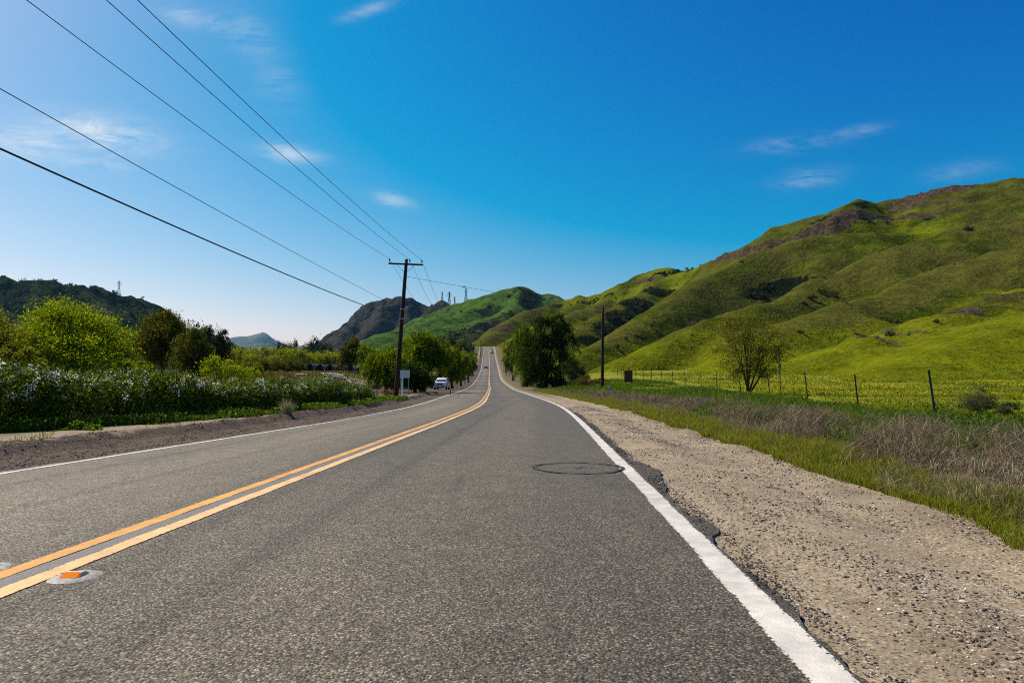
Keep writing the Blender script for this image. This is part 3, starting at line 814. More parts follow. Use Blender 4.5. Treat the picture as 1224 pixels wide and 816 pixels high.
hill('mountain', FM, (-4900, -2100, 8000, 9900), 40, M['far_hill'], 'far blue mountain fading into haze', k=4, amp=60, freq=.002, gully=1, seed=39, fine=4)

# ------------------------------------------------------------------ foliage
def rand_dirs(n):
    v = RNG.normal(size=(n, 3)); return v / (np.linalg.norm(v, axis=1)[:, None] + 1e-9)


def leaf_quads(mb, c, size, tint, aspect=0.5, axis_=None, droop=0.0, flat=None):
    """diamond leaves at points c"""
    n = len(c)
    a = rand_dirs(n) if axis_ is None else axis_ + 0.45 * rand_dirs(n)
    a[:, 2] -= droop
    a /= np.linalg.norm(a, axis=1)[:, None] + 1e-9
    s = np.cross(a, rand_dirs(n)); s /= np.linalg.norm(s, axis=1)[:, None] + 1e-9
    L = (np.asarray(size) * np.ones(n))[:, None]
    W = L * aspect
    nr = np.cross(a, s)
    V = np.stack([c - a * L * .5, c + s * W * .5 + nr * W * .12, c + a * L * .5, c - s * W * .5 + nr * W * .12], 1).reshape(-1, 3)
    i = np.arange(n) * 4
    mb.add(V, np.stack([i, i + 1, i + 2, i + 3], -1), np.repeat(tint, 4, 0))


def tints(n, cols, wts=None, var=0.22):
    cols = np.array(cols); idx = RNG.choice(len(cols), n, p=wts)
    return np.clip(cols[idx] * (1 + var * RNG.normal(size=(n, 1))), 0.002, 1)


def crown_points(lobes, n, cl=0.16, nc=None, shell=0.55):
    """leaf positions in ragged clusters spread through ellipsoid lobes"""
    vol = np.array([l[3] * l[4] * l[5] for l in lobes]) ** (2 / 3); pr = vol / vol.sum()
    nc = nc or max(20, n // 55)
    li = RNG.choice(len(lobes), nc, p=pr); Lb = np.array(lobes)[li]
    d = rand_dirs(nc); r = shell + (1.02 - shell) * RNG.random(nc) ** 0.6
    r = r * (0.88 + 0.26 * RNG.random(nc))
    cc = Lb[:, :3] + d * r[:, None] * Lb[:, 3:6]
    dens_ = RNG.gamma(1.6, 1, nc); dens_ /= dens_.sum()
    ci = RNG.choice(nc, n, p=dens_)
    rad = Lb[ci, 3:6] * cl * (0.7 + 0.7 * RNG.random(nc))[ci][:, None]
    return cc[ci] + RNG.normal(size=(n, 3)) * rad, ci, cc


def limbs(mb, base, lobes, tr, nb=7, split=0.35, seed=0):
    rg = np.random.default_rng(seed)
    c = np.mean(np.array(lobes)[:, :3], 0); H = max(l[2] for l in lobes)
    top = base + (c - base) * 0.95
    t = np.linspace(0, 1, 8)[:, None]
    trunk = base + (top - base) * t + np.stack([.12 * H * .2 * np.sin(t[:, 0] * 4 + seed), .1 * H * .2 * np.sin(t[:, 0] * 5 + 1 + seed), 0 * t[:, 0]], -1) * t
    mb.tube(trunk, tr * (1.25 - 0.95 * t[:, 0]) * np.where(t[:, 0] < .08, 1.3, 1), 8)
    for i in range(nb):
        l = lobes[i % len(lobes)]
        k0 = rg.integers(2, 6)
        p0 = trunk[k0]
        d = rg.normal(size=3); d[2] = abs(d[2]) * .7; d /= np.linalg.norm(d)
        p3 = np.array(l[:3]) + d * np.array(l[3:6]) * .75
        mid = p0 * .5 + p3 * .5 + np.array([0, 0, .12 * np.linalg.norm(p3 - p0)])
        s = np.linspace(0, 1, 7)[:, None]
        path = (1 - s)**2 * p0 + 2 * s * (1 - s) * mid + s**2 * p3
        mb.tube(path, tr * .5 * (1.05 - s[:, 0] * .95), 6, cap=False)
        for j in range(3):
            q0 = path[2 + j]; q1 = q0 + rg.normal(size=3) * np.array(l[3:6]) * .4 + np.array([0, 0, .2])
            mb.tube(np.stack([q0, (q0 + q1) / 2 + rg.normal(size=3) * .05, q1]), tr * np.array([.22, .15, .05]), 5, cap=False)


LIME = [(0.23, 0.30, 0.008), (0.17, 0.24, 0.008), (0.30, 0.33, 0.010), (0.10, 0.15, 0.008)]
LIMEW = [.4, .3, .15, .15]
PEPPER = [(0.09, 0.15, 0.006), (0.14, 0.195, 0.007), (0.045, 0.08, 0.005), (0.21, 0.25, 0.009)]
OLIVE = [(0.08, 0.088, 0.012), (0.12, 0.115, 0.016), (0.045, 0.056, 0.010)]
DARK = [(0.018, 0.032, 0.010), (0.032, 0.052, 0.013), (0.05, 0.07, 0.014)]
WILLOW = [(0.22, 0.26, 0.014), (0.15, 0.19, 0.012), (0.27, 0.28, 0.022), (0.09, 0.12, 0.012)]


def tree(name, base, lobes, n, size, cols, label, cat='tree', group=None, mat='leaf', droop=0.0, aspect=.5, tr=.14, cl=.17, nb=8, wts=None, strands=0, shell=.5, seed=None, stems=1, loc=None, nc=None):
    """lobes in coordinates relative to base"""
    seed = seed if seed is not None else int(abs(base[0] * 13 + base[1] * 7)) % 997
    root = empty(name, base)
    tag(root, label, cat, group)
    m = MB()
    if stems == 1:
        limbs(m, np.array([0, 0, -.15]), lobes, tr, nb, seed=seed)
    else:
        rg = np.random.default_rng(seed)
        for s in range(stems):
            l = lobes[s % len(lobes)]
            limbs(m, np.array([rg.normal() * .12, rg.normal() * .12, -.1]), [tuple(np.array(l) + np.array([rg.normal() * .15, rg.normal() * .15, 0, 0, 0, 0]))], tr * rg.uniform(.7, 1), max(2, nb // stems), seed=seed + s)
    m.build('trunk', M['bark'], root, smooth=True)
    P_, ci, cc = crown_points(lobes, n, cl, shell=shell, nc=nc)
    T = tints(n, cols, wts)
    T = T * (0.8 + 0.4 * RNG.random(len(cc)))[ci][:, None]
    m = MB()
    if strands:
        # hanging sprays below the outer clusters
        ns = strands; per = 16
        ii = RNG.integers(0, len(cc), ns)
        ln = RNG.uniform(.25, .8, ns) * np.mean([l[5] for l in lobes]) * .75
        t = np.linspace(0, 1, per)
        sp = cc[ii][:, None, :] + RNG.normal(size=(ns, 1, 3)) * .22 + np.stack([0 * t, 0 * t, -t], -1)[None] * ln[:, None, None] + RNG.normal(size=(ns, per, 3)) * .05
        spread = (cc[ii] - cc.mean(0)) * .12
        sp = sp + spread[:, None, :] * np.sqrt(t)[None, :, None]
        q = sp.reshape(-1, 3); q[:, 2] = np.maximum(q[:, 2], .15 + .5 * RNG.random(len(q)))
        leaf_quads(m, q, size * RNG.uniform(.7, 1.4, len(q)), np.repeat(tints(ns, cols, wts), per, 0) * (1 + .15 * RNG.normal(size=(len(q), 1))).clip(.5, 1.6), aspect * .7, axis_=np.tile([0, 0, -1.0], (len(q), 1)))
    leaf_quads(m, P_, size * RNG.uniform(.6, 1.4, n), T, aspect, droop=droop)
    m.build('crown', M[mat], root)
    return root


def px_lobes(base, Y, ell, dy=0.0):
    """crown masses given as photo ellipses (cx, cy, rx, ry, depth offset) -> metres relative to the base"""
    out = []
    for e in ell:
        cx_, cy_, rx_, ry_ = e[:4]; dd = e[4] if len(e) > 4 else 0.0
        c = at(cx_, cy_, Y + dd); s = (Y + dd) / F
        rx, rz = rx_ * s, ry_ * s
        out.append((*(c - np.array(base)), rx, (rx + rz) * .5, rz))
    return out


def gp(px, Y):
    x = (px - 612) / F * Y
    return np.array([x, Y, float(zg(x, Y))])


def photo_tree(name, px, Y, ell, n, size, cols, label, **kw):
    b = gp(px, Y)
    return tree(name, b, px_lobes(b, Y, ell), n, size, cols, label, **kw)


# lime tree behind the hedge
photo_tree('tree', 72, 33, [(75, 392, 42, 30), (55, 418, 48, 28, -1), (112, 408, 40, 28, .5), (140, 426, 26, 20), (88, 428, 45, 26, -1.5), (60, 382, 24, 20, .5)], 46000, .105, LIME,
           'big bright lime tree behind the flowering hedge', wts=LIMEW, tr=.2, cl=.15, shell=.35)
photo_tree('tree', 5, 30, [(2, 415, 34, 24), (-30, 400, 40, 32, 1), (22, 428, 26, 18, -1)], 15000, .11, [(0.2, 0.21, 0.02), (0.14, 0.165, 0.016), (0.09, 0.12, 0.014)],
           'yellowish tree at the frame edge beside the big lime tree', tr=.14, cl=.15, shell=.35)
# olive weeping tree group
photo_tree('tree', 196, 56, [(193, 398, 26, 24), (180, 412, 18, 22), (208, 408, 16, 24), (196, 385, 18, 13)], 11000, .15, OLIVE, 'tall olive brown weeping tree against the dark hill', strands=900, tr=.2, droop=.4)
photo_tree('tree', 230, 52, [(230, 412, 16, 20), (222, 425, 18, 16), (238, 424, 12, 18)], 7000, .14, [(0.075, 0.085, 0.018), (0.1, 0.11, 0.022), (0.045, 0.06, 0.014)], 'smaller olive weeping tree in front of the tall one', strands=600, tr=.15, droop=.4)
photo_tree('tree', 258, 66, [(255, 408, 13, 16), (262, 422, 13, 16), (248, 398, 8, 9), (266, 402, 7, 8)], 7000, .17, DARK, 'very dark ragged tree below the distant blue mountain', mat='leaf_dark', tr=.16, cl=.2)
photo_tree('bush', 262, 44, [(262, 438, 22, 10), (280, 446, 22, 9), (255, 430, 10, 8)], 6000, .1, LIME, 'fresh lime bush rising behind the hedge below the dark tree', cat='bush', wts=LIMEW, tr=.06)
photo_tree('bush', 300, 50, [(300, 446, 16, 8), (306, 440, 9, 7)], 3600, .1, PEPPER, 'deep green bush between the lime bush and brown heap', cat='bush', tr=.05)
photo_tree('bush', 152, 27, [(150, 436, 14, 9), (172, 440, 18, 7), (140, 428, 9, 7)], 4000, .08, PEPPER, 'mid green bush under the big lime tree', cat='bush', tr=.05)
# pair of round dark willows beyond the field
photo_tree('tree', 419, 118, [(419, 420, 11, 15), (415, 428, 10, 10), (424, 412, 8, 8)], 5200, .24, OLIVE, 'dark round tree at the end of the shade tunnels', strands=350, tr=.2, droop=.3)
photo_tree('tree', 437, 116, [(437, 423, 9, 11), (441, 430, 9, 9)], 4200, .24, PEPPER, 'smaller round tree beside the dark one by the shade tunnels', strands=250, tr=.16, droop=.3)
# pepper trees along the road
photo_tree('tree', 505, 75, [(505, 418, 26, 18), (492, 430, 26, 18, -1), (520, 425, 22, 18), (506, 408, 16, 10), (478, 436, 20, 16, -2)], 15000, .19, PEPPER, 'big pepper tree with green drooping crown above the white sign', strands=1500, tr=.26, droop=.5)
photo_tree('tree', 462, 68, [(462, 432, 20, 18), (452, 440, 14, 18), (472, 442, 20, 18, -1)], 9500, .17, PEPPER, 'bright pepper tree just behind the leaning utility pole', strands=1000, tr=.2, droop=.5)
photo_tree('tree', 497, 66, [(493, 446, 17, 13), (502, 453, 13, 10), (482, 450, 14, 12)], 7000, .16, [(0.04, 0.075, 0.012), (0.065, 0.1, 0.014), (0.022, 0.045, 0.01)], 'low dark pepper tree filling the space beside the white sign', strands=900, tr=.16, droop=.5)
photo_tree('tree', 541, 114, [(540, 430, 12, 15), (532, 438, 12, 14), (546, 440, 10, 12)], 8000, .2, PEPPER, 'green pepper tree behind the parked white car', strands=800, tr=.2, droop=.5)
photo_tree('tree', 551, 135, [(551, 431, 9, 11), (545, 437, 8, 10), (556, 438, 8, 9)], 5200, .24, WILLOW, 'yellow green roadside tree next beyond the parked car', strands=450, tr=.2, droop=.4)
photo_tree('tree', 560, 175, [(560, 430, 8, 8), (554, 434, 8, 8), (564, 435, 6, 7)], 4000, .28, PEPPER, 'roadside tree where the road starts to climb', strands=350, tr=.2, droop=.4)
photo_tree('tree', 566, 235, [(565, 426, 6, 8), (559, 430, 6, 7)], 2600, .34, DARK, 'small dark tree by the climbing road above the others', tr=.2)
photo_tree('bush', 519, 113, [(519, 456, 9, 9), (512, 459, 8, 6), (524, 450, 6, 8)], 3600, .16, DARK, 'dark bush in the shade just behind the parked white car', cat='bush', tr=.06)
photo_tree('bush', 546, 122, [(546, 450, 8, 8), (551, 444, 6, 8)], 3000, .2, PEPPER, 'green bush between the trunks of the roadside trees', cat='bush', tr=.06)
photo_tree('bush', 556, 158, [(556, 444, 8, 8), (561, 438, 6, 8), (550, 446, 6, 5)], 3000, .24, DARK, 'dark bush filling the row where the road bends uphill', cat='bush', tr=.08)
photo_tree('bush', 564, 212, [(563, 436, 6, 7), (567, 430, 4, 6)], 2000, .3, WILLOW, 'pale green bush at the far end of the roadside row', cat='bush', tr=.08)
# big dark tree by the road and its neighbours
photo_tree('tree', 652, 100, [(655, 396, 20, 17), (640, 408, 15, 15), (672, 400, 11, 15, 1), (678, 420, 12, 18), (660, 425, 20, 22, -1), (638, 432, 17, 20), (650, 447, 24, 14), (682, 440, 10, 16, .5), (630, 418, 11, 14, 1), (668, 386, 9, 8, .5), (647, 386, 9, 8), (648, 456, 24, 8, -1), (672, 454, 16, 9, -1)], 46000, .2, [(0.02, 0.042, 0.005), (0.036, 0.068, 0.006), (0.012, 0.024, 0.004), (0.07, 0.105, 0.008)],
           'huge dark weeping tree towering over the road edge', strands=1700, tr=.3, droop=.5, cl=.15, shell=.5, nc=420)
photo_tree('tree', 629, 125, [(628, 412, 13, 18), (622, 430, 11, 18), (632, 430, 12, 18), (625, 400, 9, 10)], 9000, .25, [(0.09, 0.135, 0.010), (0.15, 0.19, 0.012), (0.05, 0.08, 0.009)], 'sunlit green tree leaning against the huge dark one', strands=1100, tr=.25, droop=.5)
photo_tree('tree', 613, 190, [(611, 424, 7, 14), (608, 432, 6, 10), (615, 412, 6, 10)], 4600, .32, [(0.07, 0.1, 0.016), (0.1, 0.125, 0.02), (0.045, 0.07, 0.012)], 'lone green tree higher up by the white edge line', strands=350, tr=.2, droop=.3)
photo_tree('bush', 604, 260, [(604, 424, 4, 7), (607, 414, 6, 8)], 1800, .36, OLIVE, 'olive bush near the top of the road climb', cat='bush', tr=.1)
photo_tree('bush', 688, 92, [(686, 446, 13, 12), (697, 452, 9, 8), (680, 436, 9, 10)], 6000, .15, DARK, 'dark bush at the foot of the huge weeping tree', cat='bush', mat='leaf_dark', tr=.1)
photo_tree('bush', 705, 84, [(703, 456, 14, 7), (716, 458, 12, 6), (693, 460, 10, 6)], 5000, .12, [(0.09, 0.085, 0.025), (0.06, 0.075, 0.018), (0.13, 0.11, 0.04)], 'brownish bush at the base of the bare pole', cat='bush', tr=.06)
# sparse tree in front of the hillside
photo_tree('tree', 893, 52, [(893, 412, 32, 28), (872, 400, 22, 20), (916, 404, 24, 22), (895, 384, 26, 14), (925, 425, 20, 17), (864, 426, 18, 16), (898, 438, 32, 18), (880, 446, 16, 10), (914, 446, 16, 10)], 17500, .13,
           [(0.145, 0.15, 0.024), (0.11, 0.125, 0.02), (0.08, 0.092, 0.015), (0.19, 0.165, 0.045)], 'sparse airy olive tree with several thin stems beside the wire fence', stems=5, tr=.075, cl=.17, nb=15, shell=.15, aspect=.38, nc=420)

# valley trees, many alike: three models copied
def proto(kind):
    if kind == 'willow':
        lob = [(0, 0, 4.2, 2.6, 2.6, 2.2), (1.6, 0.4, 3.2, 2.0, 2.0, 1.9), (-1.7, -.3, 3.3, 2.0, 2.0, 2.0), (.3, 1.2, 4.9, 1.6, 1.6, 1.5)]
        return tree('valley_tree', (0, 0, 0), lob, 5200, .3, WILLOW, 'x', tr=.2, cl=.2, shell=.4, seed=3)
    if kind == 'olive':
        lob = [(0, 0, 4.0, 2.3, 2.3, 2.6), (1.2, 0, 3.0, 1.7, 1.7, 2.0), (-1.3, .5, 3.1, 1.8, 1.8, 2.1)]
        return tree('valley_tree', (0, 0, 0), lob, 4600, .3, OLIVE + [(0.08, 0.1, 0.02)], 'x', tr=.2, cl=.2, shell=.4, seed=5, strands=200)
    lob = [(0, 0, 4.4, 1.7, 1.7, 3.0), (.9, .2, 3.2, 1.4, 1.4, 1.8), (-1.0, -.3, 3.0, 1.5, 1.5, 1.9), (.1, 0, 6.6, 1.0, 1.0, 1.4)]
    return tree('valley_tree', (0, 0, 0), lob, 4200, .32, DARK, 'x', mat='leaf_dark', tr=.2, cl=.2, shell=.4, seed=7)


PRO = {}
ORD = ['first', 'second', 'third', 'fourth', 'fifth', 'sixth', 'seventh', 'eighth', 'ninth', 'tenth', 'eleventh', 'twelfth', 'thirteenth', 'fourteenth', 'fifteenth', 'sixteenth', 'seventeenth', 'eighteenth', 'nineteenth', 'twentieth']


def place(kind, px, Y, top_py, wide, label, group):
    b = gp(px, Y)
    if kind not in PRO:
        o = proto(kind); PRO[kind] = o
    else:
        o = copy_tree(PRO[kind])
    h0 = {'willow': 6.4, 'olive': 6.6, 'dark': 8.0}[kind]
    ht = at(px, top_py, Y)[2] - b[2]
    sz = max(.3, ht / h0)
    o.location = [float(t) for t in b]; o.rotation_euler = (0, 0, RNG.uniform(0, 6.28))
    o.scale = (sz * wide, sz * wide, sz)
    tag(o, label, 'tree', group)


rowA = [(272, 150, 418, 1.0), (286, 165, 415, 1.1), (300, 150, 422, 1.0), (313, 175, 413, 1.1), (327, 160, 424, 1.1), (340, 180, 416, 1.1), (352, 185, 415, 1.0), (365, 190, 421, 1.2), (378, 200, 422, 1.2), (392, 205, 421, 1.2), (405, 210, 420, 1.2), (446, 200, 421, 1.2)]
for i, (px, Y, tp, w) in enumerate(rowA):
    place('willow', px, Y, tp, w, f'lime green valley tree, {ORD[i]} along the row running from the dark ragged tree', 'lime green trees across the valley')
rowB = [(268, 100, 430, 1.3), (284, 96, 432, 1.3), (299, 104, 429, 1.3), (315, 100, 428, 1.3), (330, 108, 429, 1.3), (345, 112, 428, 1.4), (357, 116, 431, 1.3)]
for i, (px, Y, tp, w) in enumerate(rowB):
    place('olive', px, Y, tp, w, f'low olive tree before the lime row, {ORD[i]} counted from the lime bush', 'low olive trees at the field edge')
rowC = [(333, 420, 409, 1.0), (339, 420, 411, 1.0), (352, 470, 407, .8), (366, 480, 411, 1.4), (374, 450, 404, 1.0), (381, 480, 411, 1.5), (392, 500, 411, 1.5), (344, 460, 410, 1.2)]
for i, (px, Y, tp, w) in enumerate(rowC):
    place('dark', px, Y, tp, w, f'small dark far tree, {ORD[i]} of the skyline group below the blue mountain', 'dark trees on the far skyline')
rowD = [(523, 300, 412, 1.3), (532, 330, 405, 1.2), (541, 360, 404, 1.2), (549, 380, 405, 1.2), (556, 400, 408, 1.3), (562, 420, 409, 1.2), (528, 250, 421, 1.3), (538, 270, 418, 1.3), (548, 290, 419, 1.3), (556, 320, 420, 1.2), (515, 280, 416, 1.4), (566, 460, 412, 1.2)]
for i, (px, Y, tp, w) in enumerate(rowD):
    place('dark' if i % 3 else 'olive', px, Y, tp, w, f'dark tree on the bank below the road crest, {ORD[i]} in its clump', 'trees on the bank under the road crest')

# flowering hedge along the shoulder
def hedge():
    PX = lambda y: np.interp(y, [6, 12, 16.5, 22, 30, 39.5], [-11.7, -10.95, -10.05, -9.2, -8.95, -8.95])
    HT = lambda y: np.interp(y, [6, 14, 23, 39.5], [1.3, 1.2, .97, .86])
    Y0, Y1 = 6.0, 39.5; P0 = np.array([float(PX(Y0)), Y0])
    root = empty('hedge', (P0[0], P0[1], float(zg(*P0))))
    tag(root, 'long oleander hedge full of white blossom along the earth shoulder', 'hedge')
    org = np.array([P0[0], P0[1], float(zg(*P0))])
    nrm = np.array([.98, -.12])

    def path(t):
        y = Y0 + (Y1 - Y0) * t
        return np.column_stack([PX(y), y])

    n = 150000
    nc = 5200

    def surf(m):
        t = RNG.random(m) ** 0.9
        ph = RNG.uniform(-.45, PI + .25, m)         # from road side over the top to the back
        hh = HT(Y0 + (Y1 - Y0) * t) + .16 * fbm(t * 14, 0 * t, 3, 71) + .10 * fbm(t * 40, 0 * t + 3, 2, 73)
        ww = .85 + .15 * fbm(t * 20, 0 * t + 5, 3, 75)
        r = .3 + .75 * RNG.random(m) ** .6
        cosf = np.cos(ph); sinf = np.sin(ph)
        lat = ww * np.sign(cosf) * np.abs(cosf) ** .7 * r
        zz = hh * .46 + hh * .56 * np.sign(sinf) * np.abs(sinf) ** .75 * r
        xy = path(t) + lat[:, None] * nrm
        return np.column_stack([xy, zg(xy[:, 0], xy[:, 1]) + zz]), lat, zz, t
    cc, lat, zz, tt = surf(nc)
    ci = RNG.integers(0, nc, n)
    P_ = cc[ci] + RNG.normal(size=(n, 3)) * np.array([.13, .2, .11])
    P_[:, 2] = np.maximum(P_[:, 2], zg(P_[:, 0], P_[:, 1]) + .06)
    tl = RNG.random(32000); xl = path(tl) + RNG.uniform(-.75, .62, 32000)[:, None] * nrm
    P_[:32000] = np.column_stack([xl, zg(xl[:, 0], xl[:, 1]) + RNG.uniform(.03, .55, 32000)])
    m = MB()
    leaf_quads(m, P_ - org, RNG.uniform(.09, .17, n), tints(n, [(0.045, 0.085, 0.006), (0.085, 0.14, 0.008), (0.15, 0.2, 0.010), (0.022, 0.04, 0.005)]), .26)
    m.build('foliage', M['leaf_gloss'], root)
    # blossom heads, most on the crest and the road side
    nb = 560
    cb, lb, zb, tb = surf(nb * 3)
    w = np.clip((zb - .4) / .9, 0.04, 1) ** 1.8 * (0.25 + np.clip(fbm(tb * 30, zb * 1.5, 3, 77) + .45, 0, 1)) * np.where(lb > -.45, 1, .25) * (1.2 - .9 * tb)
    pick = RNG.choice(nb * 3, nb, replace=False, p=w / w.sum())
    heads = cb[pick] + RNG.normal(size=(nb, 3)) * .03
    heads[:, :2] += nrm * .10 * np.sign(lb[pick])[:, None]; heads[:, 2] += .05
    per = 20
    q = np.repeat(heads, per, 0) + RNG.normal(size=(nb * per, 3)) * .05
    m = MB(); leaf_quads(m, q - org, RNG.uniform(.026, .05, len(q)), tints(len(q), [(0.92, 0.9, 0.8), (0.9, 0.87, 0.74), (0.84, 0.8, 0.66)], var=.05), .95)
    tag(m.build('blossom', M['petal'], root), kind='stuff')
    # woody stems at the foot
    for i in range(60):
        m = MB()
        t = RNG.random(); xy = path(np.array([t]))[0] + nrm * RNG.uniform(-.35, .5)
        b0 = np.array([*xy, float(zg(*xy)) - .05]); tip = b0 + np.array([RNG.normal() * .25, RNG.normal() * .25, RNG.uniform(.6, 1.0)])
        m.tube(np.stack([b0, (b0 + tip) / 2 + RNG.normal(size=3) * .06, tip]) - org, [.022, .016, .008], 5, cap=False)
        m.build('stem', M['bark'], root, smooth=True)


hedge()

# ------------------------------------------------------------------ grass, weeds, flowers (uncountable)
def blades(mb, base, h, w, lean, tint, bend=.4):
    """two-segment bent blades"""
    n = len(base)
    ang = RNG.uniform(0, 2 * PI, n); dirv = np.stack([np.cos(ang), np.sin(ang), 0 * ang], -1)
    side = np.stack([-np.sin(ang), np.cos(ang), 0 * ang], -1)
    rot = RNG.uniform(0, 2 * PI, n)[:, None]; side = side * np.cos(rot) + dirv * np.sin(rot)
    h = h[:, None]; w = w[:, None]; lean = lean[:, None]
    mid = base + np.array([0, 0, 1]) * h * .55 + dirv * lean * h * .3
    tip = base + np.array([0, 0, 1]) * h * (1 - bend * lean * .6) + dirv * lean * h
    V = np.stack([base - side * w * .5, base + side * w * .5, mid + side * w * .38, mid - side * w * .38, tip], 1).reshape(-1, 3)
    i = np.arange(n) * 5
    c = np.repeat(tint, 5, 0)
    k0 = mb.n
    mb.add(V, np.stack([i, i + 1, i + 2, i + 3], -1), c)
    mb.f.append(np.stack([i + 3, i + 2, i + 4], -1) + k0)


def band(n, y0, y1, u0, u1, dens_seed=None, thr=-.2, f=.8, pw=1.0):
    """points in a strip beside the road, denser close by"""
    y = np.exp(RNG.uniform(math.log(y0), math.log(y1), n)) if pw == 1 else y0 + (y1 - y0) * RNG.random(n) ** pw
    a0 = u0(y) if callable(u0) else u0; a1 = u1(y) if callable(u1) else u1
    u = a0 + (a1 - a0) * RNG.random(n)
    x = road_x(y) + u
    if dens_seed is not None:
        kp = fbm(x * f, y * f * .7, 3, dens_seed) + .5 * RNG.normal(size=n) * .4 > thr
        x, y, u = x[kp], y[kp], u[kp]
    return np.column_stack([x, y, zg(x, y)]), y, u


G_GREEN = [(0.11, 0.19, 0.010), (0.15, 0.22, 0.012), (0.2, 0.24, 0.016), (0.07, 0.125, 0.008)]
G_YEL = [(0.18, 0.19, 0.016), (0.22, 0.2, 0.03), (0.12, 0.16, 0.014), (0.28, 0.22, 0.06)]
G_DRY = [(0.22, 0.18, 0.10), (0.3, 0.25, 0.14), (0.14, 0.115, 0.07), (0.4, 0.34, 0.21), (0.1, 0.085, 0.06)]

mb = MB()
# strip next to the gravel
b_, y_, u_ = band(85000, 2.6, 90, lambda y: 5.72 + .16 * fbm(y * .8, 0 * y, 3, 171), lambda y: 6.6 + .2 * fbm(y * .6, 0 * y, 3, 172), 81, -.75, 1.6)
s_ = np.clip((y_ / 5) ** .5, .8, 3)
blades(mb, b_, RNG.uniform(.04, .16, len(b_)) * np.clip(s_ * .9, .9, 1.5) * (0.75 + .5 * sstep(5.6, 6.4, u_)), .006 * s_ * RNG.uniform(.7, 1.5, len(b_)), RNG.uniform(.1, .9, len(b_)), tints(len(b_), G_GREEN[:3] + G_YEL + [(0.26, 0.2, 0.1)]))
# lush green weeds up to the fence
b_, y_, u_ = band(120000, 5.5, 95, lambda y: 7.2 + .5 * fbm(y * .5, 0 * y, 3, 177) + .8 * (1 - sstep(6, 10, y)), lambda y: np.interp(y, [0, 20, 45, 60, 95], [14.5, 14.8, 19, 21, 22]), 83, -.3, .5)
s_ = np.clip((y_ / 8) ** .55, .9, 4)
hh = RNG.uniform(.15, .5, len(b_)) * (0.75 + .4 * fbm(b_[:, 0] * .5, b_[:, 1] * .4, 2, 84))
blades(mb, b_, np.clip(hh, .1, .7), .010 * s_ * RNG.uniform(.7, 1.6, len(b_)), RNG.uniform(.1, .8, len(b_)), tints(len(b_), [(0.045, 0.11, 0.010), (0.07, 0.15, 0.012), (0.1, 0.17, 0.014), (0.028, 0.066, 0.008), (0.16, 0.17, 0.03)]))
# the same plants beside and behind the camera
for cnt, ua, ub, hl, hh_, wd, tc_ in ((14000, 5.75, 6.6, .04, .16, .007, G_GREEN[:3] + G_YEL), (9000, 8.2, 14, .15, .45, .012, [(0.045, 0.11, 0.010), (0.07, 0.15, 0.012), (0.1, 0.17, 0.014), (0.16, 0.17, 0.03)])):
    y = RNG.uniform(-7, 5.6, cnt); x = road_x(y) + RNG.uniform(ua, ub, cnt); b_ = np.column_stack([x, y, zg(x, y)])
    blades(mb, b_, RNG.uniform(hl, hh_, cnt), wd * RNG.uniform(.7, 1.5, cnt), RNG.uniform(.1, .9, cnt), tints(cnt, tc_))
# green strip before the hedge
b_, y_, u_ = band(26000, 12.8, 50, lambda y: np.interp(y, [12, 16, 22, 30, 50], [-8.0, -7.4, -6.8, -6.6, -6.4]), lambda y: np.interp(y, [12, 15, 18, 24, 50], [-7.7, -6.9, -6.3, -5.75, -5.6]), 85, -.35, 1.2)
s_ = np.clip((y_ / 10) ** .5, .9, 3)
blades(mb, b_, RNG.uniform(.06, .2, len(b_)), .016 * s_ * RNG.uniform(.7, 1.5, len(b_)), RNG.uniform(.2, 1, len(b_)), tints(len(b_), [(0.07, 0.14, 0.016), (0.1, 0.17, 0.02), (0.05, 0.1, 0.014), (0.15, 0.18, 0.03)]))
# tufts on the shoulder edge
b_, y_, u_ = band(1600, 8.5, 26, -6.3, -5.5, 86, .25, 1.5)
blades(mb, b_, RNG.uniform(.03, .1, len(b_)), np.full(len(b_), .012), RNG.uniform(.2, 1, len(b_)), tints(len(b_), G_YEL[:3]))
# pasture beyond the fence
n = 110000
y = np.exp(RNG.uniform(math.log(13), math.log(150), n)); x = np.interp(y, [13, 20, 31, 42, 60, 105, 150], [13.0, 13.0, 16.2, 18.7, 20.5, 21.5, 22]) + RNG.random(n) * y * .95
kp = fbm(x * .25, y * .25, 3, 87) > -.55
x, y = x[kp], y[kp]; b_ = np.column_stack([x, y, zg(x, y)])
s_ = np.clip((y / 12) ** .75, .9, 8)
blades(mb, b_, RNG.uniform(.06, .17, len(b_)) * np.clip(s_ * .6, 1, 2.2), .013 * s_ * RNG.uniform(.7, 1.5, len(b_)), RNG.uniform(.2, 1, len(b_)), tints(len(b_), [(0.18, 0.21, 0.010), (0.13, 0.175, 0.010), (0.24, 0.24, 0.012), (0.09, 0.13, 0.009)]))
tag(mb.build('grass', M['blade']), 'green grass and weeds on the verges and pasture', None, None, 'stuff')

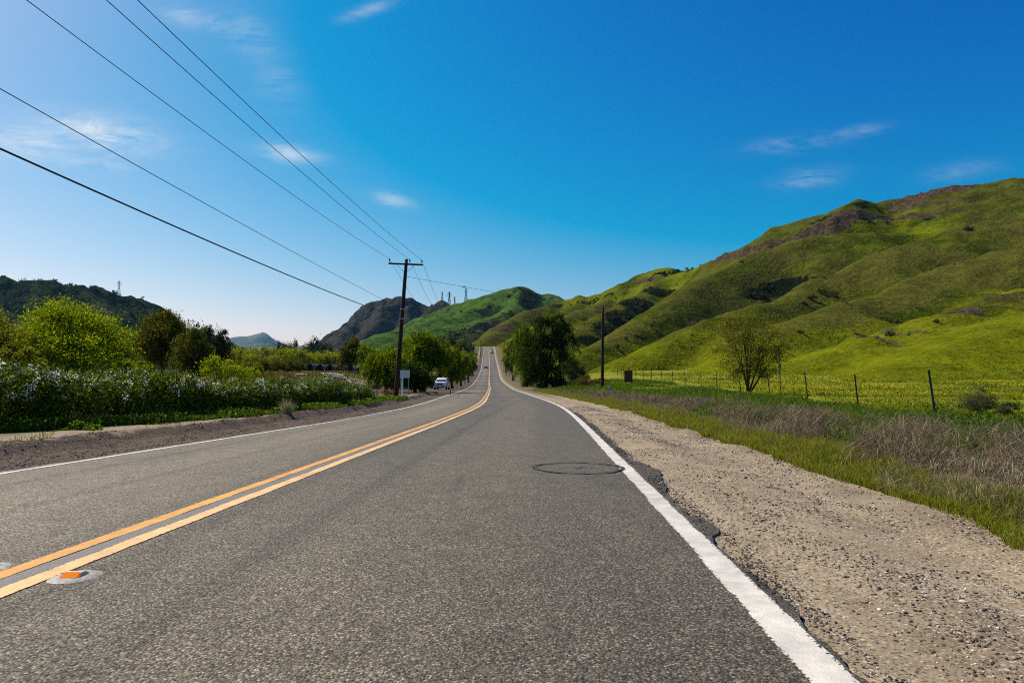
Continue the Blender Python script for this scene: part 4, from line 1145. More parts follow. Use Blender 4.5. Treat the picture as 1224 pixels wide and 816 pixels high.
# grey brown dead weeds
mb = MB()
b_, y_, u_ = band(90000, 3.4, 80, lambda y: 6.1 + .3 * fbm(y * .5, 0 * y, 3, 173), lambda y: 8.5 + .7 * fbm(y * .4, 0 * y, 3, 174), 91, -.3, .9)
s_ = np.clip((y_ / 6) ** .5, .8, 3.2)
hh = RNG.uniform(.06, .36, len(b_)) * (0.8 + .45 * fbm(b_[:, 0] * .9, b_[:, 1] * .6, 3, 92))
blades(mb, b_, np.clip(hh, .06, .6), .0045 * s_ * RNG.uniform(.7, 1.5, len(b_)), RNG.uniform(.2, 1.6, len(b_)), tints(len(b_), G_DRY), bend=.8)
cnt = 16000; y = RNG.uniform(-7, 4.5, cnt); x = road_x(y) + RNG.uniform(6.3, 8.6, cnt)
blades(mb, np.column_stack([x, y, zg(x, y)]), RNG.uniform(.06, .36, cnt), .0045 * RNG.uniform(.7, 1.5, cnt), RNG.uniform(.2, 1.6, cnt), tints(cnt, G_DRY), bend=.8)
# tangled tumbleweed clumps
for i in range(70):
    yy = math.exp(RNG.uniform(math.log(7), math.log(60))); uu = RNG.uniform(6.6, 8.6); xx = road_x(yy) + uu
    c0 = np.array([xx, yy, float(zg(xx, yy)) + .12]); n = 420; r = RNG.uniform(.25, .55)
    q = c0 + rand_dirs(n) * r * RNG.random((n, 1)) ** .4 * np.array([1, 1, .62])
    q[:, 2] = np.maximum(q[:, 2], zg(q[:, 0], q[:, 1]) + .01)
    blades(mb, q, RNG.uniform(.1, .3, n), np.full(n, .0045 * max(1, (yy / 8) ** .5)), RNG.uniform(.6, 2.6, n), tints(n, [(0.2, 0.155, 0.09), (0.3, 0.235, 0.14), (0.12, 0.095, 0.062)]), bend=.9)
# pale stalks that stick out
b_, y_, u_ = band(900, 6, 60, 7.4, 11.5, 93, -.1, .6)
blades(mb, b_, RNG.uniform(.3, .7, len(b_)), .007 * np.clip((y_ / 8) ** .5, 1, 3), RNG.uniform(.5, 2.0, len(b_)), tints(len(b_), [(0.42, 0.38, 0.3), (0.34, 0.3, 0.22)]), bend=.7)
tag(mb.build('weeds', M['straw']), 'tangled grey brown dead weeds behind the roadside grass', None, None, 'stuff')

# broad-leaved green weeds
mb = MB()
b_, y_, u_ = band(26000, 8, 90, 8.6, lambda y: np.interp(y, [0, 20, 45, 60, 95], [14.5, 14.8, 19, 21, 22]), 95, .12, .45)
leaf_quads(mb, b_ + np.column_stack([0 * y_, 0 * y_, RNG.uniform(.05, .38, len(b_)) * (.6 + .4 * vnoise(b_[:, 0] * .6, b_[:, 1] * .6, 96))]), RNG.uniform(.05, .11, len(b_)) * np.clip((y_ / 14) ** .4, .8, 2), tints(len(b_), [(0.055, 0.11, 0.02), (0.09, 0.15, 0.03), (0.035, 0.07, 0.016)]), .6)
# leafy plants by the hedge foot
b_, y_, u_ = band(9000, 13.2, 45, lambda y: np.interp(y, [12, 16, 22, 30, 50], [-8.0, -7.4, -6.8, -6.6, -6.4]), lambda y: np.interp(y, [12, 15, 18, 24, 50], [-7.6, -6.9, -6.3, -5.85, -5.8]), 97, .0, 1.1)
leaf_quads(mb, b_ + np.column_stack([0 * y_, 0 * y_, RNG.uniform(.02, .24, len(b_))]), RNG.uniform(.05, .11, len(b_)) * np.clip((y_ / 14) ** .4, .8, 2), tints(len(b_), [(0.09, 0.17, 0.018), (0.13, 0.2, 0.022), (0.06, 0.12, 0.015)]), .6)
# darker docks out in the pasture
for i in range(46):
    yy = math.exp(RNG.uniform(math.log(20), math.log(110))); xx = np.interp(yy, [20, 60, 110], [14, 21, 22]) + RNG.random() * yy * .75
    n = 110; q = np.array([xx, yy, float(zg(xx, yy)) + .08]) + RNG.normal(size=(n, 3)) * np.array([.35, .35, .09]) * (1 + yy / 60)
    leaf_quads(mb, q, RNG.uniform(.05, .1, n) * (1 + yy / 60), tints(n, [(0.035, 0.075, 0.016), (0.055, 0.1, 0.02)]), .6)
tag(mb.build('undergrowth', M['blade']), 'broad leaved green weeds along fence and hedge', None, None, 'stuff')

# yellow mustard over the pasture and lower slope
mb = MB()
n = 26000
y = np.exp(RNG.uniform(math.log(40), math.log(200), n)); x = np.interp(y, [20, 60, 110, 200], [14.5, 21.5, 22, 24]) + RNG.random(n) * y * .9
dn = fbm(x * .06, y * .06, 4, 101) + .35 * fbm(x * .5, y * .5, 2, 102) + .25 * sstep(50, 110, y)
kp = dn + .28 * RNG.normal(size=n) > .62
x, y = x[kp], y[kp]
ix = np.clip(((x - HR['x0']) / HR['res']).astype(int), 0, HR['Z'].shape[1] - 1); iy = np.clip(((y - HR['y0']) / HR['res']).astype(int), 0, HR['Z'].shape[0] - 1)
zz = np.where(y > HR['y0'], np.maximum(zg(x, y), HR['Z'][iy, ix]), zg(x, y))
leaf_quads(mb, np.column_stack([x, y, zz + RNG.uniform(.12, .4, len(x))]), RNG.uniform(.04, .08, len(x)) * np.clip((y / 30) ** .8, .8, 4), tints(len(x), [(0.5, 0.42, 0.01), (0.42, 0.38, 0.015), (0.6, 0.48, 0.015)], var=.1), .8)
tag(mb.build('wildflowers', M['petal']), 'yellow mustard flowers over the pasture', None, None, 'stuff')

# loose stones on the shoulders
mb = MB()
def stones(n, y0, y1, u0, u1, s0, s1, cols):
    y = np.exp(RNG.uniform(math.log(y0), math.log(y1), n)); u = RNG.uniform(u0, u1, n); x = road_x(y) + u
    kp = fbm(x * 1.8, y * .9, 3, 111) + .45 * RNG.normal(size=n) > -.15
    x, y = x[kp], y[kp]; n = len(x)
    u = x - road_x(y)
    sz = (s0 + (s1 - s0) * RNG.random(n) ** 4) * np.clip((y / 4) ** .35, .8, 2)
    ph = (1 + 5 ** .5) / 2
    oc = np.array([[-1, ph, 0], [1, ph, 0], [-1, -ph, 0], [1, -ph, 0], [0, -1, ph], [0, 1, ph], [0, -1, -ph], [0, 1, -ph], [ph, 0, -1], [ph, 0, 1], [-ph, 0, -1], [-ph, 0, 1]]) / 1.9
    V = oc[None] * sz[:, None, None] * (1 + .2 * RNG.normal(size=(n, 12, 1))).clip(.55, 1.5) * np.stack([1 + .25 * RNG.normal(size=n), np.ones(n), RNG.uniform(.45, .8, n)], -1)[:, None, :]
    a = RNG.uniform(0, 6.28, n); ca, sa = np.cos(a)[:, None], np.sin(a)[:, None]
    V = np.stack([V[..., 0] * ca - V[..., 1] * sa, V[..., 0] * sa + V[..., 1] * ca, V[..., 2]], -1)
    zb_ = np.where((u > 3.7) & (u < np.interp(y, ry, redge) - .005), road_z(y) + .002, zg(x, y))
    V = V + np.column_stack([x, y, zb_ + sz * .2])[:, None, :]
    i = np.arange(n)[:, None] * 12
    Fc = np.array([[0, 11, 5], [0, 5, 1], [0, 1, 7], [0, 7, 10], [0, 10, 11], [1, 5, 9], [5, 11, 4], [11, 10, 2], [10, 7, 6], [7, 1, 8], [3, 9, 4], [3, 4, 2], [3, 2, 6], [3, 6, 8], [3, 8, 9], [4, 9, 5], [2, 4, 11], [6, 2, 10], [8, 6, 7], [9, 8, 1]])
    mb.add(V.reshape(-1, 3), (i[:, :, None] + Fc[None]).reshape(-1, 3), np.repeat(tints(n, cols, var=.3), 12, 0))
SG = [(0.33, 0.29, 0.23), (0.24, 0.21, 0.165), (0.42, 0.38, 0.31), (0.15, 0.13, 0.1), (0.13, 0.092, 0.07), (0.085, 0.073, 0.058), (0.05, 0.043, 0.035)]
stones(52000, 1.7, 30, 3.82, 5.95, .0025, .0105, SG)
stones(8000, 1.7, 24, 3.745, 3.93, .002, .009, [(0.05, 0.047, 0.045), (0.035, 0.033, 0.032), (0.1, 0.09, 0.08)])
stones(16000, 5.5, 40, -5.9, -3.85, .004, .014, [(0.1, 0.075, 0.06), (0.16, 0.125, 0.1), (0.06, 0.046, 0.04)])
kst = NT('stone'); kst.principled(kst.attr('tint', 'Color'), 0.9, 0.2); M['stone'] = kst.m
tag(mb.build('gravel', M['stone']), 'loose gravel on both shoulders', None, None, 'stuff')

# scrub on the slopes
def scrub_stuff(H, n, size, cols, thr=.45, near=0, name='scrub', label='', hmax=99):
    w = np.clip(H['B'] - thr, 0, 1) + 1e-9 * (H['up'] > 2) * (np.abs(H['X']) > 0)
    w = w * sstep(-1.2, -.2, np.where(H['Y'] > near, 0, -9))
    w = w * (H['X'] / H['Y'] < .95) * (H['X'] / H['Y'] > -.95)
    w = w * np.clip(fbm(H['X'] * .06, H['Y'] * .06, 3, 121) + .35, 0, 1)
    p = (w / w.sum()).ravel()
    idx = RNG.choice(len(p), n, p=p)
    c = np.column_stack([H['X'].ravel()[idx], H['Y'].ravel()[idx], H['Z'].ravel()[idx]]) + RNG.uniform(-.5, .5, (n, 3)) * np.array([H['res'], H['res'], 0])
    per = 18
    r = size * RNG.gamma(3, .33, n)
    q = np.repeat(c, per, 0) + rand_dirs(n * per) * np.repeat(r, per)[:, None] * np.array([1, 1, .75]) * RNG.random((n * per, 1)) ** .5
    q[:, 2] += np.repeat(r, per) * .4
    m = MB(); leaf_quads(m, q, np.repeat(r, per) * .75, np.repeat(tints(n, cols), per, 0) * (1 + .2 * RNG.normal(size=(n * per, 1))).clip(.5, 1.6), .7)
    tag(m.build(name, M['leaf_dark']), label, None, None, 'stuff')


HSC = [(0.016, 0.026, 0.010), (0.03, 0.042, 0.014), (0.05, 0.058, 0.02)]
scrub_stuff(HR, 800, .34, HSC, -1.0, near=190, label='tiny tussocks and shrubs speckled over the green hillside')
scrub_stuff(HR, 1100, 1.0, HSC, .5, label='dark scrub filling the gullies of the green hillside')
scrub_stuff(HL, 6500, 1.5, [(0.017, 0.030, 0.014), (0.034, 0.050, 0.02), (0.052, 0.066, 0.027)], -.4, label='chaparral scrub covering the dark hill')
scrub_stuff(HS, 800, 1.8, [(0.03, 0.04, 0.016), (0.05, 0.055, 0.024), (0.085, 0.08, 0.045)], -.4, label='scrub on the low ridge behind the road crest')
scrub_stuff(HG, 200, 1.5, HSC, .5, label='dark scrub in the folds of the green hill')


def hz(x, y, H=HR):
    ix = int(np.clip((x - H['x0']) / H['res'], 0, H['Z'].shape[1] - 1)); iy = int(np.clip((y - H['y0']) / H['res'], 0, H['Z'].shape[0] - 1))
    return max(float(H['Z'][iy, ix]), float(zg(x, y)))


def slope_point(px, py, y0=90, y1=700):
    """first place where the line of sight through a photo point meets the slope"""
    for Y in np.arange(y0, y1, 1.5):
        p = at(px, py, Y)
        if p[2] < hz(p[0], p[1]): return p
    return None


# separate shrubs on the hillside
sh = [(1157, 277, 1.9, 'dark shrub alone on the smooth slope below the rocky skyline'), (1108, 268, 1.7, 'dark shrub under the bare ledge near the skyline'), (982, 355, 2.0, 'taller upright shrub standing in the clump in mid slope gully'),
      (970, 362, 1.5, 'rounded shrub at the low end of the mid slope clump'), (998, 360, 1.4, 'rounded shrub at the high end of the mid slope clump'), (960, 368, 1.3, 'small shrub trailing below the mid slope clump'),
      (984, 337, 1.0, 'small shrub above the mid slope clump'), (1064, 388, .8, 'tiny shrub over the brown patch, nearer its top end'), (1073, 388, .8, 'tiny shrub beside its twin over the brown patch'), (1065, 405, 1.0, 'shrub on the brown patch of the spur'),
      (1087, 403, .9, 'shrub where the brown patch meets grass'), (957, 404, 1.0, 'dark shrub with shadow on the slope by the sparse tree'), (1119, 388, .9, 'low dark shrub along the spur above the yellow field'),
      (886, 315, 1.2, 'shrub dot on the bright shoulder below the skyline'), (748, 409, 1.2, 'dark shrub near the gully mouth beyond the bare pole'), (738, 418, 1.1, 'dark shrub lowest on the slope beyond the bare pole'),
      (826, 386, 1.3, 'dark shrub on the grey eroded bank'), (838, 379, 1.1, 'dark shrub at the top of the grey eroded bank'), (1040, 268, 1.4, 'shrub in the hollow beside the dark knob'), (1060, 270, 1.2, 'shrub in the hollow farther from the dark knob'),
      (1175, 358, .9, 'shrub high on the brown spur by the frame edge'), (780, 392, .9, 'shrub on the crest between the dark gully and the grey bank')]
base_shrub = None
for px, py, s, lab in sh:
    p = slope_point(px, py)
    if p is None: continue
    if base_shrub is None:
        base_shrub = tree('shrub', (0, 0, 0), [(0, 0, .8, 1.1, 1.0, .8), (.7, .2, .6, .8, .8, .6), (-.7, -.1, .55, .8, .8, .55), (.1, .1, 1.4, .6, .6, .5)], 1300, .2, [(0.02, 0.034, 0.011), (0.038, 0.056, 0.015), (0.06, 0.075, 0.02)], 'x', cat='shrub', mat='leaf_dark', tr=.07, nb=5, shell=.3, seed=4)
        o = base_shrub
    else:
        o = copy_tree(base_shrub)
    o.location = (float(p[0]), float(p[1]), hz(p[0], p[1]) - .1); o.rotation_euler = (0, 0, RNG.uniform(0, 6.28)); o.scale = (s, s, s * RNG.uniform(.8, 1.1))
    tag(o, lab, 'shrub', 'shrubs dotted over the hillside')

# sage bush inside the fence
photo_tree('bush', 1168, 22.5, [(1168, 480, 20, 13), (1155, 486, 12, 9), (1180, 488, 14, 8), (1172, 470, 10, 8)], 5200, .06, [(0.12, 0.13, 0.085), (0.085, 0.1, 0.06), (0.06, 0.07, 0.04)], 'grey green sage bush by the nearest fence post', cat='bush', tr=.03, aspect=.25, shell=.2)
photo_tree('bush', 1205, 21, [(1207, 488, 9, 8), (1198, 492, 8, 5)], 1600, .06, [(0.09, 0.095, 0.05), (0.06, 0.07, 0.035)], 'small sage bush at the frame edge beyond the larger one', cat='bush', tr=.02, aspect=.25, shell=.2)
photo_tree('bush', 1112, 15.5, [(1112, 522, 18, 12), (1130, 528, 12, 9)], 2600, .085, [(0.07, 0.12, 0.035), (0.1, 0.15, 0.05), (0.045, 0.08, 0.022)], 'leafy pale green plant in the verge below the nearest fence post', cat='plant', tr=.02, shell=.2, aspect=.6)
photo_tree('bush', 94, 13.6, [(94, 510, 12, 7), (108, 512, 12, 5), (82, 514, 10, 4)], 2200, .05, [(0.12, 0.19, 0.02), (0.09, 0.15, 0.018)], 'bright green leafy weed clump at the hedge foot', cat='plant', tr=.012, shell=.2, aspect=.6)
photo_tree('bush', 460, 46, [(460, 468, 7, 5), (466, 470, 6, 3)], 1800, .06, [(0.14, 0.06, 0.04), (0.18, 0.09, 0.05), (0.08, 0.06, 0.03)], 'reddish dry bush at the hedge end by the pole', cat='bush', tr=.02, shell=.2, aspect=.3)
p = gp(344, 22.5); root = empty('straw_tuft', p); tag(root, 'pale straw tuft in front of the dark hedge', 'plant')
m = MB(); q = RNG.normal(size=(260, 3)) * np.array([.07, .07, 0])
blades(m, q, RNG.uniform(.25, .62, 260), RNG.uniform(.008, .016, 260), RNG.uniform(.1, .9, 260), tints(260, [(0.42, 0.37, 0.2), (0.3, 0.28, 0.14)]))
m.build('blades', M['straw'], root)
photo_tree('bush', 335, 62, [(335, 448, 22, 4), (350, 451, 14, 4), (318, 449, 12, 4)], 4200, .1, [(0.12, 0.055, 0.035), (0.16, 0.085, 0.055), (0.07, 0.035, 0.026)], 'reddish brown heap of dry brush in the nursery field', cat='brush pile', tr=.03, shell=.2, aspect=.3)

# ------------------------------------------------------------------ wire fence
def fence():
    posts = [(1117, 20.5, 1.42, .13), (1025, 30, 1.45, .10), (965, 40, 1.6, .11), (920, 47, 1.6, .12), (885, 55, 1.5, .09), (857, 62, 1.45, .05), (838, 69, 1.45, .05), (819, 74, 1.6, .05), (804, 80, 1.45, .02), (791, 86, 1.4, .03), (779, 92, 1.4, .04), (769, 98, 1.4, 0), (760, 104, 1.4, .02), (752, 110, 1.4, .0), (745, 116, 1.4, 0), (738, 122, 1.4, 0)]
    P_ = [gp(px, Y) for px, Y, _, _ in posts]
    P_.insert(0, np.array([12.2, 11.5, float(zg(12.2, 11.5))])); hs_ = [1.4] + [p[2] for p in posts]; ln = [.08] + [p[3] for p in posts]
    root = empty('fence', P_[1]); org = P_[1]
    tag(root, 'wire fence on dark steel posts between verge and pasture', 'fence')
    tops = []
    for p, h, l in zip(P_, hs_, ln):
        m = MB()
        b0 = p - org + np.array([0, 0, -.25]); t0 = p - org + np.array([-l * h, 0, h])
        w = .024
        for dx, dy, sx, sy in ((0, 0, .065, .016), (0, .022, .016, .044)):
            a = np.array([[-sx / 2, -sy / 2, 0], [sx / 2, -sy / 2, 0], [sx / 2, sy / 2, 0], [-sx / 2, sy / 2, 0]]) + np.array([dx, dy, 0])
            m.add(np.concatenate([a + b0, a + t0]), [[0, 1, 5, 4], [1, 2, 6, 5], [2, 3, 7, 6], [3, 0, 4, 7], [4, 5, 6, 7]])
        for q in np.linspace(.3, .97, 14):
            c = b0 + (t0 - b0) * q + np.array([0, -.011, 0]); m.box(c, (.018, .012, .02))
        m.build('post', M['steel_dark'], root)
        tops.append((b0, t0))
    for q in (.45, .7, .92):
        m = MB()
        for (b0, t0), (b1, t1) in zip(tops[:-1], tops[1:]):
            a = b0 + (t0 - b0) * q; c = b1 + (t1 - b1) * q
            s = np.linspace(0, 1, 7)[:, None]; path = a + (c - a) * s; path[:, 2] -= .06 * 4 * s[:, 0] * (1 - s[:, 0])
            m.tube(path, .0017, 4, cap=False)
        m.build('wire', M['steel_dark'], root)


fence()
p = gp(932, 58)
root = empty('pipe_post', p); tag(root, 'tall thin dark pipe standing in the pasture behind the sparse tree', 'post')
m = MB(); m.tube([[0, 0, -.3], [0, 0, 3.3]], .045, 8); m.build('pipe', M['steel_dark'], root)
m = MB(); m.tube([[0, 0, 2.0], [0, 0, 2.05], [0, 0, 2.25], [0, 0, 2.3]], [.05, .11, .11, .05], 10); m.build('collar', M['steel_dark'], root)

# ------------------------------------------------------------------ utility poles and wires
ATT = {}


def pole(key, px, Y, top_py, lean_px, label, arm=True, hw=1.35, ring=False, r=.15):
    b = gp(px, Y); tpt = at(px + lean_px, top_py, Y)
    root = empty('utility_pole', b); tag(root, label, 'utility pole', 'wooden utility poles')
    t = tpt - b; s = np.linspace(0, 1, 9)[:, None]
    path = s * (t + np.array([0, 0, .4])) - np.array([0, 0, .4])
    m = MB(); m.tube(path, r * (1.15 - .4 * s[:, 0]), 12); m.build('shaft', M['pole_wood'], root, smooth=True)
    ax = t / np.linalg.norm(t)
    out = {'top': tpt}
    if arm:
        d = np.array([math.cos(.05), -math.sin(.05), -.05]); c = t - ax * .42 + np.array([0, -.17, 0]); 
        m = MB(); m.box((0, 0, 0), (2 * hw, .095, .12)); m.v[0] = m.v[0] @ np.array([d, [math.sin(.05), math.cos(.05), 0], [.05, 0, 1]]) + c
        m.build('crossarm', M['pole_wood'], root)
        m = MB()
        for sgn in (-1, 1):
            m.tube([c + d * sgn * .7 + np.array([0, .0, -.06]), t - ax * 1.15 + np.array([0, -.12, 0])], .014, 5)
        m.build('brace', M['steel_dark'], root)
        for nm, f_ in (('a', -hw + .08), ('b', .32), ('c', hw - .08)):
            q = c + d * f_ + np.array([0, 0, .06])
            lean_ = np.array([.14 * (1 if f_ > 0 else 1), 0, 0])
            m = MB(); m.tube([q, q + np.array([0, 0, .16])], .018, 6); m.build('pin', M['steel_dark'], root)
            m = MB(); z0 = q + np.array([0, 0, .15])
            m.tube([z0, z0 + [0, 0, .03], z0 + [0, 0, .06], z0 + [0, 0, .1], z0 + [0, 0, .15], z0 + [0, 0, .19]], [.035, .07, .045, .065, .05, .02], 10)
            m.build('insulator', M['ceramic'], root, smooth=True)
            out[nm] = b + z0 + np.array([0, 0, .15])
    for zz in ((6.75, 6.0) if ring else ()):
        q = ax * zz
        m = MB(); m.tube([q - ax * .04, q + ax * .04], r * 1.08, 12); m.build('band', M['steel_galv'], root)
    ATT[key] = (b, ax, out)
    return root


pole('p1', 473.4, 53, 309.8, 12.4, 'nearest tall leaning utility pole with crossarm beside the white sign', ring=True, r=.17)
pole('p2', 537.6, 125, 393.6, 0, 'second utility pole with crossarm, rising from the pepper trees', hw=1.2)
pole('p3', 553.8, 195, 408.5, 0, 'third utility pole along the road, smaller and fainter', hw=1.2)
pole('p4', 565.5, 290, 411, 0, 'fourth utility pole among the bank trees', hw=1.2)
pole('p5', 574.4, 400, 406.5, 0, 'last tiny utility pole beside the road crest', hw=1.2)
pole('pr', 719.5, 75, 365.5, 1.2, 'bare utility pole without crossarm beside the brown sign', arm=False, r=.17)


def span(a, c, sag, n=26):
    s = np.linspace(0, 1, n)[:, None]; p = a + (c - a) * s; p[:, 2] -= sag * 4 * s[:, 0] * (1 - s[:, 0])
    return p


def wire(name, label, pts, r):
    m = MB()
    org = pts[0][0]
    for i, p in enumerate(pts):
        m.tube(p - org, r if not hasattr(r, '__len__') else r[i], 6, cap=False)
    o = m.build(name, M['wire']); o.location = [float(t) for t in org]
    tag(o, label, 'cable', 'overhead wires')


ends = {'a': np.array([-12.35, -4, 10.35]), 'b': np.array([-10.45, -4, 10.5]), 'c': np.array([-9.75, -4, 10.45])}
names = {'a': 'thin power wire on the outer end of the crossarm', 'b': 'thin power wire on the middle insulator', 'c': 'thin power wire on the road end of the crossarm'}
for q in 'abc':
    pl = [span(ends[q], ATT['p1'][2][q], .55, 60), span(ATT['p1'][2][q], ATT['p2'][2][q], 1.1), span(ATT['p2'][2][q], ATT['p3'][2][q], .8), span(ATT['p3'][2][q], ATT['p4'][2][q], .9), span(ATT['p4'][2][q], ATT['p5'][2][q], 1.0)]
    wire('power_wire', names[q], pl, [.011, .012, .014, .016, .02])
b1, a1, _ = ATT['p1']; b2, a2, _ = ATT['p2']; br, ar, o_r = ATT['pr']
c1 = b1 + a1 * 6.75 + np.array([0, -.18, 0]); c2 = b1 + a1 * 6.0 + np.array([0, -.18, 0])
wire('phone_cable', 'thin cable on the upper band of the leaning pole', [span(np.array([-11.2, -4, 7.35]), c1, .25, 60), span(c1, b2 + a2 * 7, .9)], [.010, .012])
wire('phone_cable', 'thick black cable, lowest of the overhead lines', [span(np.array([-11.2, -4, 6.15]), c2, .42, 60), span(c2, b2 + a2 * 6.2, 1.2)], [.022, .02])
w1 = b1 + a1 * 9.35
wire('span_wire', 'thin wire crossing the road from leaning pole to bare pole', [span(w1, o_r['top'] - ar * .3, .12, 40)], .012)
sp = span(w1, o_r['top'] - ar * .3, .12, 40)[9]
m = MB(); m.tube([[-.22, -.02, .02], [-.12, 0, .01], [.12, 0, -.01], [.22, .02, -.02]], [.012, .035, .035, .012], 8)
o = m.build('wire_splice', M['wire'], smooth=True); o.location = [float(t) for t in sp]; tag(o, 'small dark splice clamped on the wire crossing the road', 'splice')


# lattice pylons on the ridges
def pylon(x, y, z, h, label, arms=3):
    root = empty('pylon', (x, y, z), .5); tag(root, label, 'pylon', 'steel pylons on the ridges')
    m = MB(); w0, w1 = h * .11, h * .022
    f_ = lambda t: w0 + (w1 - w0) * min(1, t / .72)
    r = h * .006 + .04
    for sx, sy in ((1, 1), (-1, 1), (1, -1), (-1, -1)):
        m.tube([[sx * f_(t), sy * f_(t), t * h] for t in (0, .36, .72, 1)], r * 1.3, 4, cap=False)
    for t0, t1 in ((0, .2), (.2, .38), (.38, .55), (.55, .72), (.72, .86), (.86, 1)):
        for sx, sy, ex, ey in ((1, 1, -1, 1), (-1, 1, -1, -1), (-1, -1, 1, -1), (1, -1, 1, 1)):
            m.tube([[sx * f_(t0), sy * f_(t0), t0 * h], [ex * f_(t1), ey * f_(t1), t1 * h]], r, 3, cap=False)
            m.tube([[ex * f_(t0), ey * f_(t0), t0 * h], [sx * f_(t1), sy * f_(t1), t1 * h]], r, 3, cap=False)
    m.build('lattice', M['tower_steel'], root)
    for i in range(arms):
        t = .74 + .12 * i; L = h * (.17 - .02 * i)
        m = MB(); m.tube([[-L, 0, t * h], [0, 0, t * h + h * .03], [L, 0, t * h]], r, 4); m.tube([[-L, 0, t * h], [L, 0, t * h - .02]], r, 4); m.build('crossarm', M['tower_steel'], root)


for px, py0, py1, Y, lab, arms in ((557, 359, 345, 1035, 'widest pylon with broad arms on the green hill skyline', 3), (537, 366, 348.5, 1200, 'tall narrow pylon just beside the dark knob', 2), (543.5, 366, 354.5, 1200, 'shorter pylon between the two taller ones', 2), (528.5, 360, 348.5, 1260, 'thin pylon standing above the dark knob', 2),
                               (142, 350, 336, 925, 'lone pylon on the ridge of the dark scrub hill', 3), (225, 390, 381, 955, 'small pylon where the dark hill runs down', 2)):
    p0 = at(px, py0, Y); p1 = at(px, py1, Y)
    pylon(p0[0], p0[1], p0[2] - 3, p1[2] - p0[2] + 3, lab, arms)

# ------------------------------------------------------------------ signs and posts
# white panel seen from behind
p = gp(483.7, 57); root = empty('sign', p, -.15); tag(root, 'white rectangular sign board on two posts beside the leaning pole', 'sign')
zt = at(483, 442.5, 57)[2] - p[2]; zb = at(483, 451.5, 57)[2] - p[2]
m = MB(); m.box((0, 0, (zt + zb) / 2), (.9, .012, zt - zb)); bevel(m.build('panel', M['sign_back'], root), .006)
for sx in (-.33, .33):
    m = MB(); m.box((sx, .045, zt / 2 - .1), (.07, .07, zt - .02)); m.build('post', M['wood_grey'], root)
m = MB(); m.box((0, .012, zt - .1), (.86, .02, .03)); m.box((0, .012, zb + .1), (.86, .02, .03)); m.build('batten', M['steel_galv'], root)
p = gp(481.3, 52.2); root = empty('marker_post', p); tag(root, 'short white marker post at the foot of the leaning pole', 'post')
zt = at(481, 451, 52.2)[2] - p[2]
m = MB(); m.tube([[0, 0, -.2], [0, 0, zt - .03], [0, 0, zt]], [.06, .055, .035], 10); m.build('shaft', M['white_paint'], root)
m = MB(); m.tube([[0, 0, zt - .25], [0, 0, zt - .15]], .058, 10); m.build('band', M['steel_galv'], root)
# grey stub gate post pair
p = gp(449.5, 45); root = empty('gate_post', p); tag(root, 'weathered grey timber post pair at the end of the hedge', 'gate post')
for sx in (-.11, .11):
    m = MB(); m.box((sx, 0, .28), (.1, .1, .75)); bevel(m.build('timber', M['wood_grey'], root), .01)
m = MB(); m.box((0, 0, .69), (.42, .14, .07)); m.build('cap_rail', M['rust'], root)
# brown sign back
p = gp(751, 80); root = empty('sign', p, .1); tag(root, 'rust brown square sign on two legs beside the bare pole', 'sign')
zt = at(751, 442.5, 80)[2] - p[2]; zb = at(751, 456.5, 80)[2] - p[2]
m = MB(); m.box((0, 0, (zt + zb) / 2), (1.0, .03, zt - zb)); bevel(m.build('panel', M['rust'], root), .01)
for sx in (-.36, .36):
    m = MB(); m.box((sx, .06, zt / 2 - .1), (.08, .08, zt)); m.build('leg', M['pole_wood'], root)
# yellow guy guard with its wire
p = gp(746, 78); q = at(738.5, 432, 78) - p; root = empty('guy_wire', p); tag(root, 'slanting yellow guy wire guard near the brown sign', 'guy wire')
m = MB(); m.tube([[0, 0, -.1], q * .75], .05, 8); m.build('guard', M['yellow_plastic'], root)
m = MB(); top = (br + ar * 8.2) - p; m.tube([q * .7, top], .008, 5); m.build('wire', M['steel_galv'], root)
# pale blue marker in the weeds
p = gp(727.5, 58); root = empty('marker_post', p); tag(root, 'small pale blue marker half hidden in the weeds', 'post')
m = MB(); m.box((0, 0, .3), (.2, .02, .62)); bevel(m.build('blade', M['blue_plastic'], root), .02)
m = MB(); m.box((0, -.014, .5), (.14, .008, .12)); m.build('plate', M['white_paint'], root)
# roadside delineators
def delineator(px, Y, h, w, mat, lab):
    p = gp(px, Y); root = empty('delineator', p); tag(root, lab, 'road marker')
    m = MB(); m.box((0, 0, h / 2 - .1), (w, .03, h + .2)); bevel(m.build('blade', mat, root), .01)
    m = MB(); m.box((0, -.02, h * .82), (w * .75, .01, h * .16)); m.build('reflector', M['marker_top'], root)


delineator(538.5, 64, .75, .09, M['black_trim'], 'thin dark delineator at the road edge before the parked car')
delineator(602, 270, .9, .55, M['white_paint'], 'small pale marker board in the bank below the lone green tree')


# pale lump made up to stand for a bright spot under the trees
def rock(px, Y, s, lab):
    p = gp(px, Y); th_, ph_ = np.meshgrid(np.linspace(0, 2 * PI, 17)[:-1], np.linspace(.05, PI - .05, 9))
    v = np.stack([np.cos(th_) * np.sin(ph_), np.sin(th_) * np.sin(ph_), np.cos(ph_)], -1)
    v = v * (1 + .25 * fbm(v[..., 0] * 1.7 + px, v[..., 1] * 1.7 + v[..., 2] * 2, 3, 131))[..., None] * np.array([s, s * .8, s * .65])
    n, c = th_.shape; i = np.arange(n - 1)[:, None] * c; j = np.arange(c)[None]; k2 = (j + 1) % c
    m = MB(); m.add(v.reshape(-1, 3) + np.array([0, 0, s * .3]), np.stack([i + c + j, i + c + k2, i + k2, i + j], -1).reshape(-1, 4))
    o = m.build('pale_lump', M['pale_lump'], smooth=False); o.location = [float(t) for t in p]; tag(o, lab, 'pale_lump')


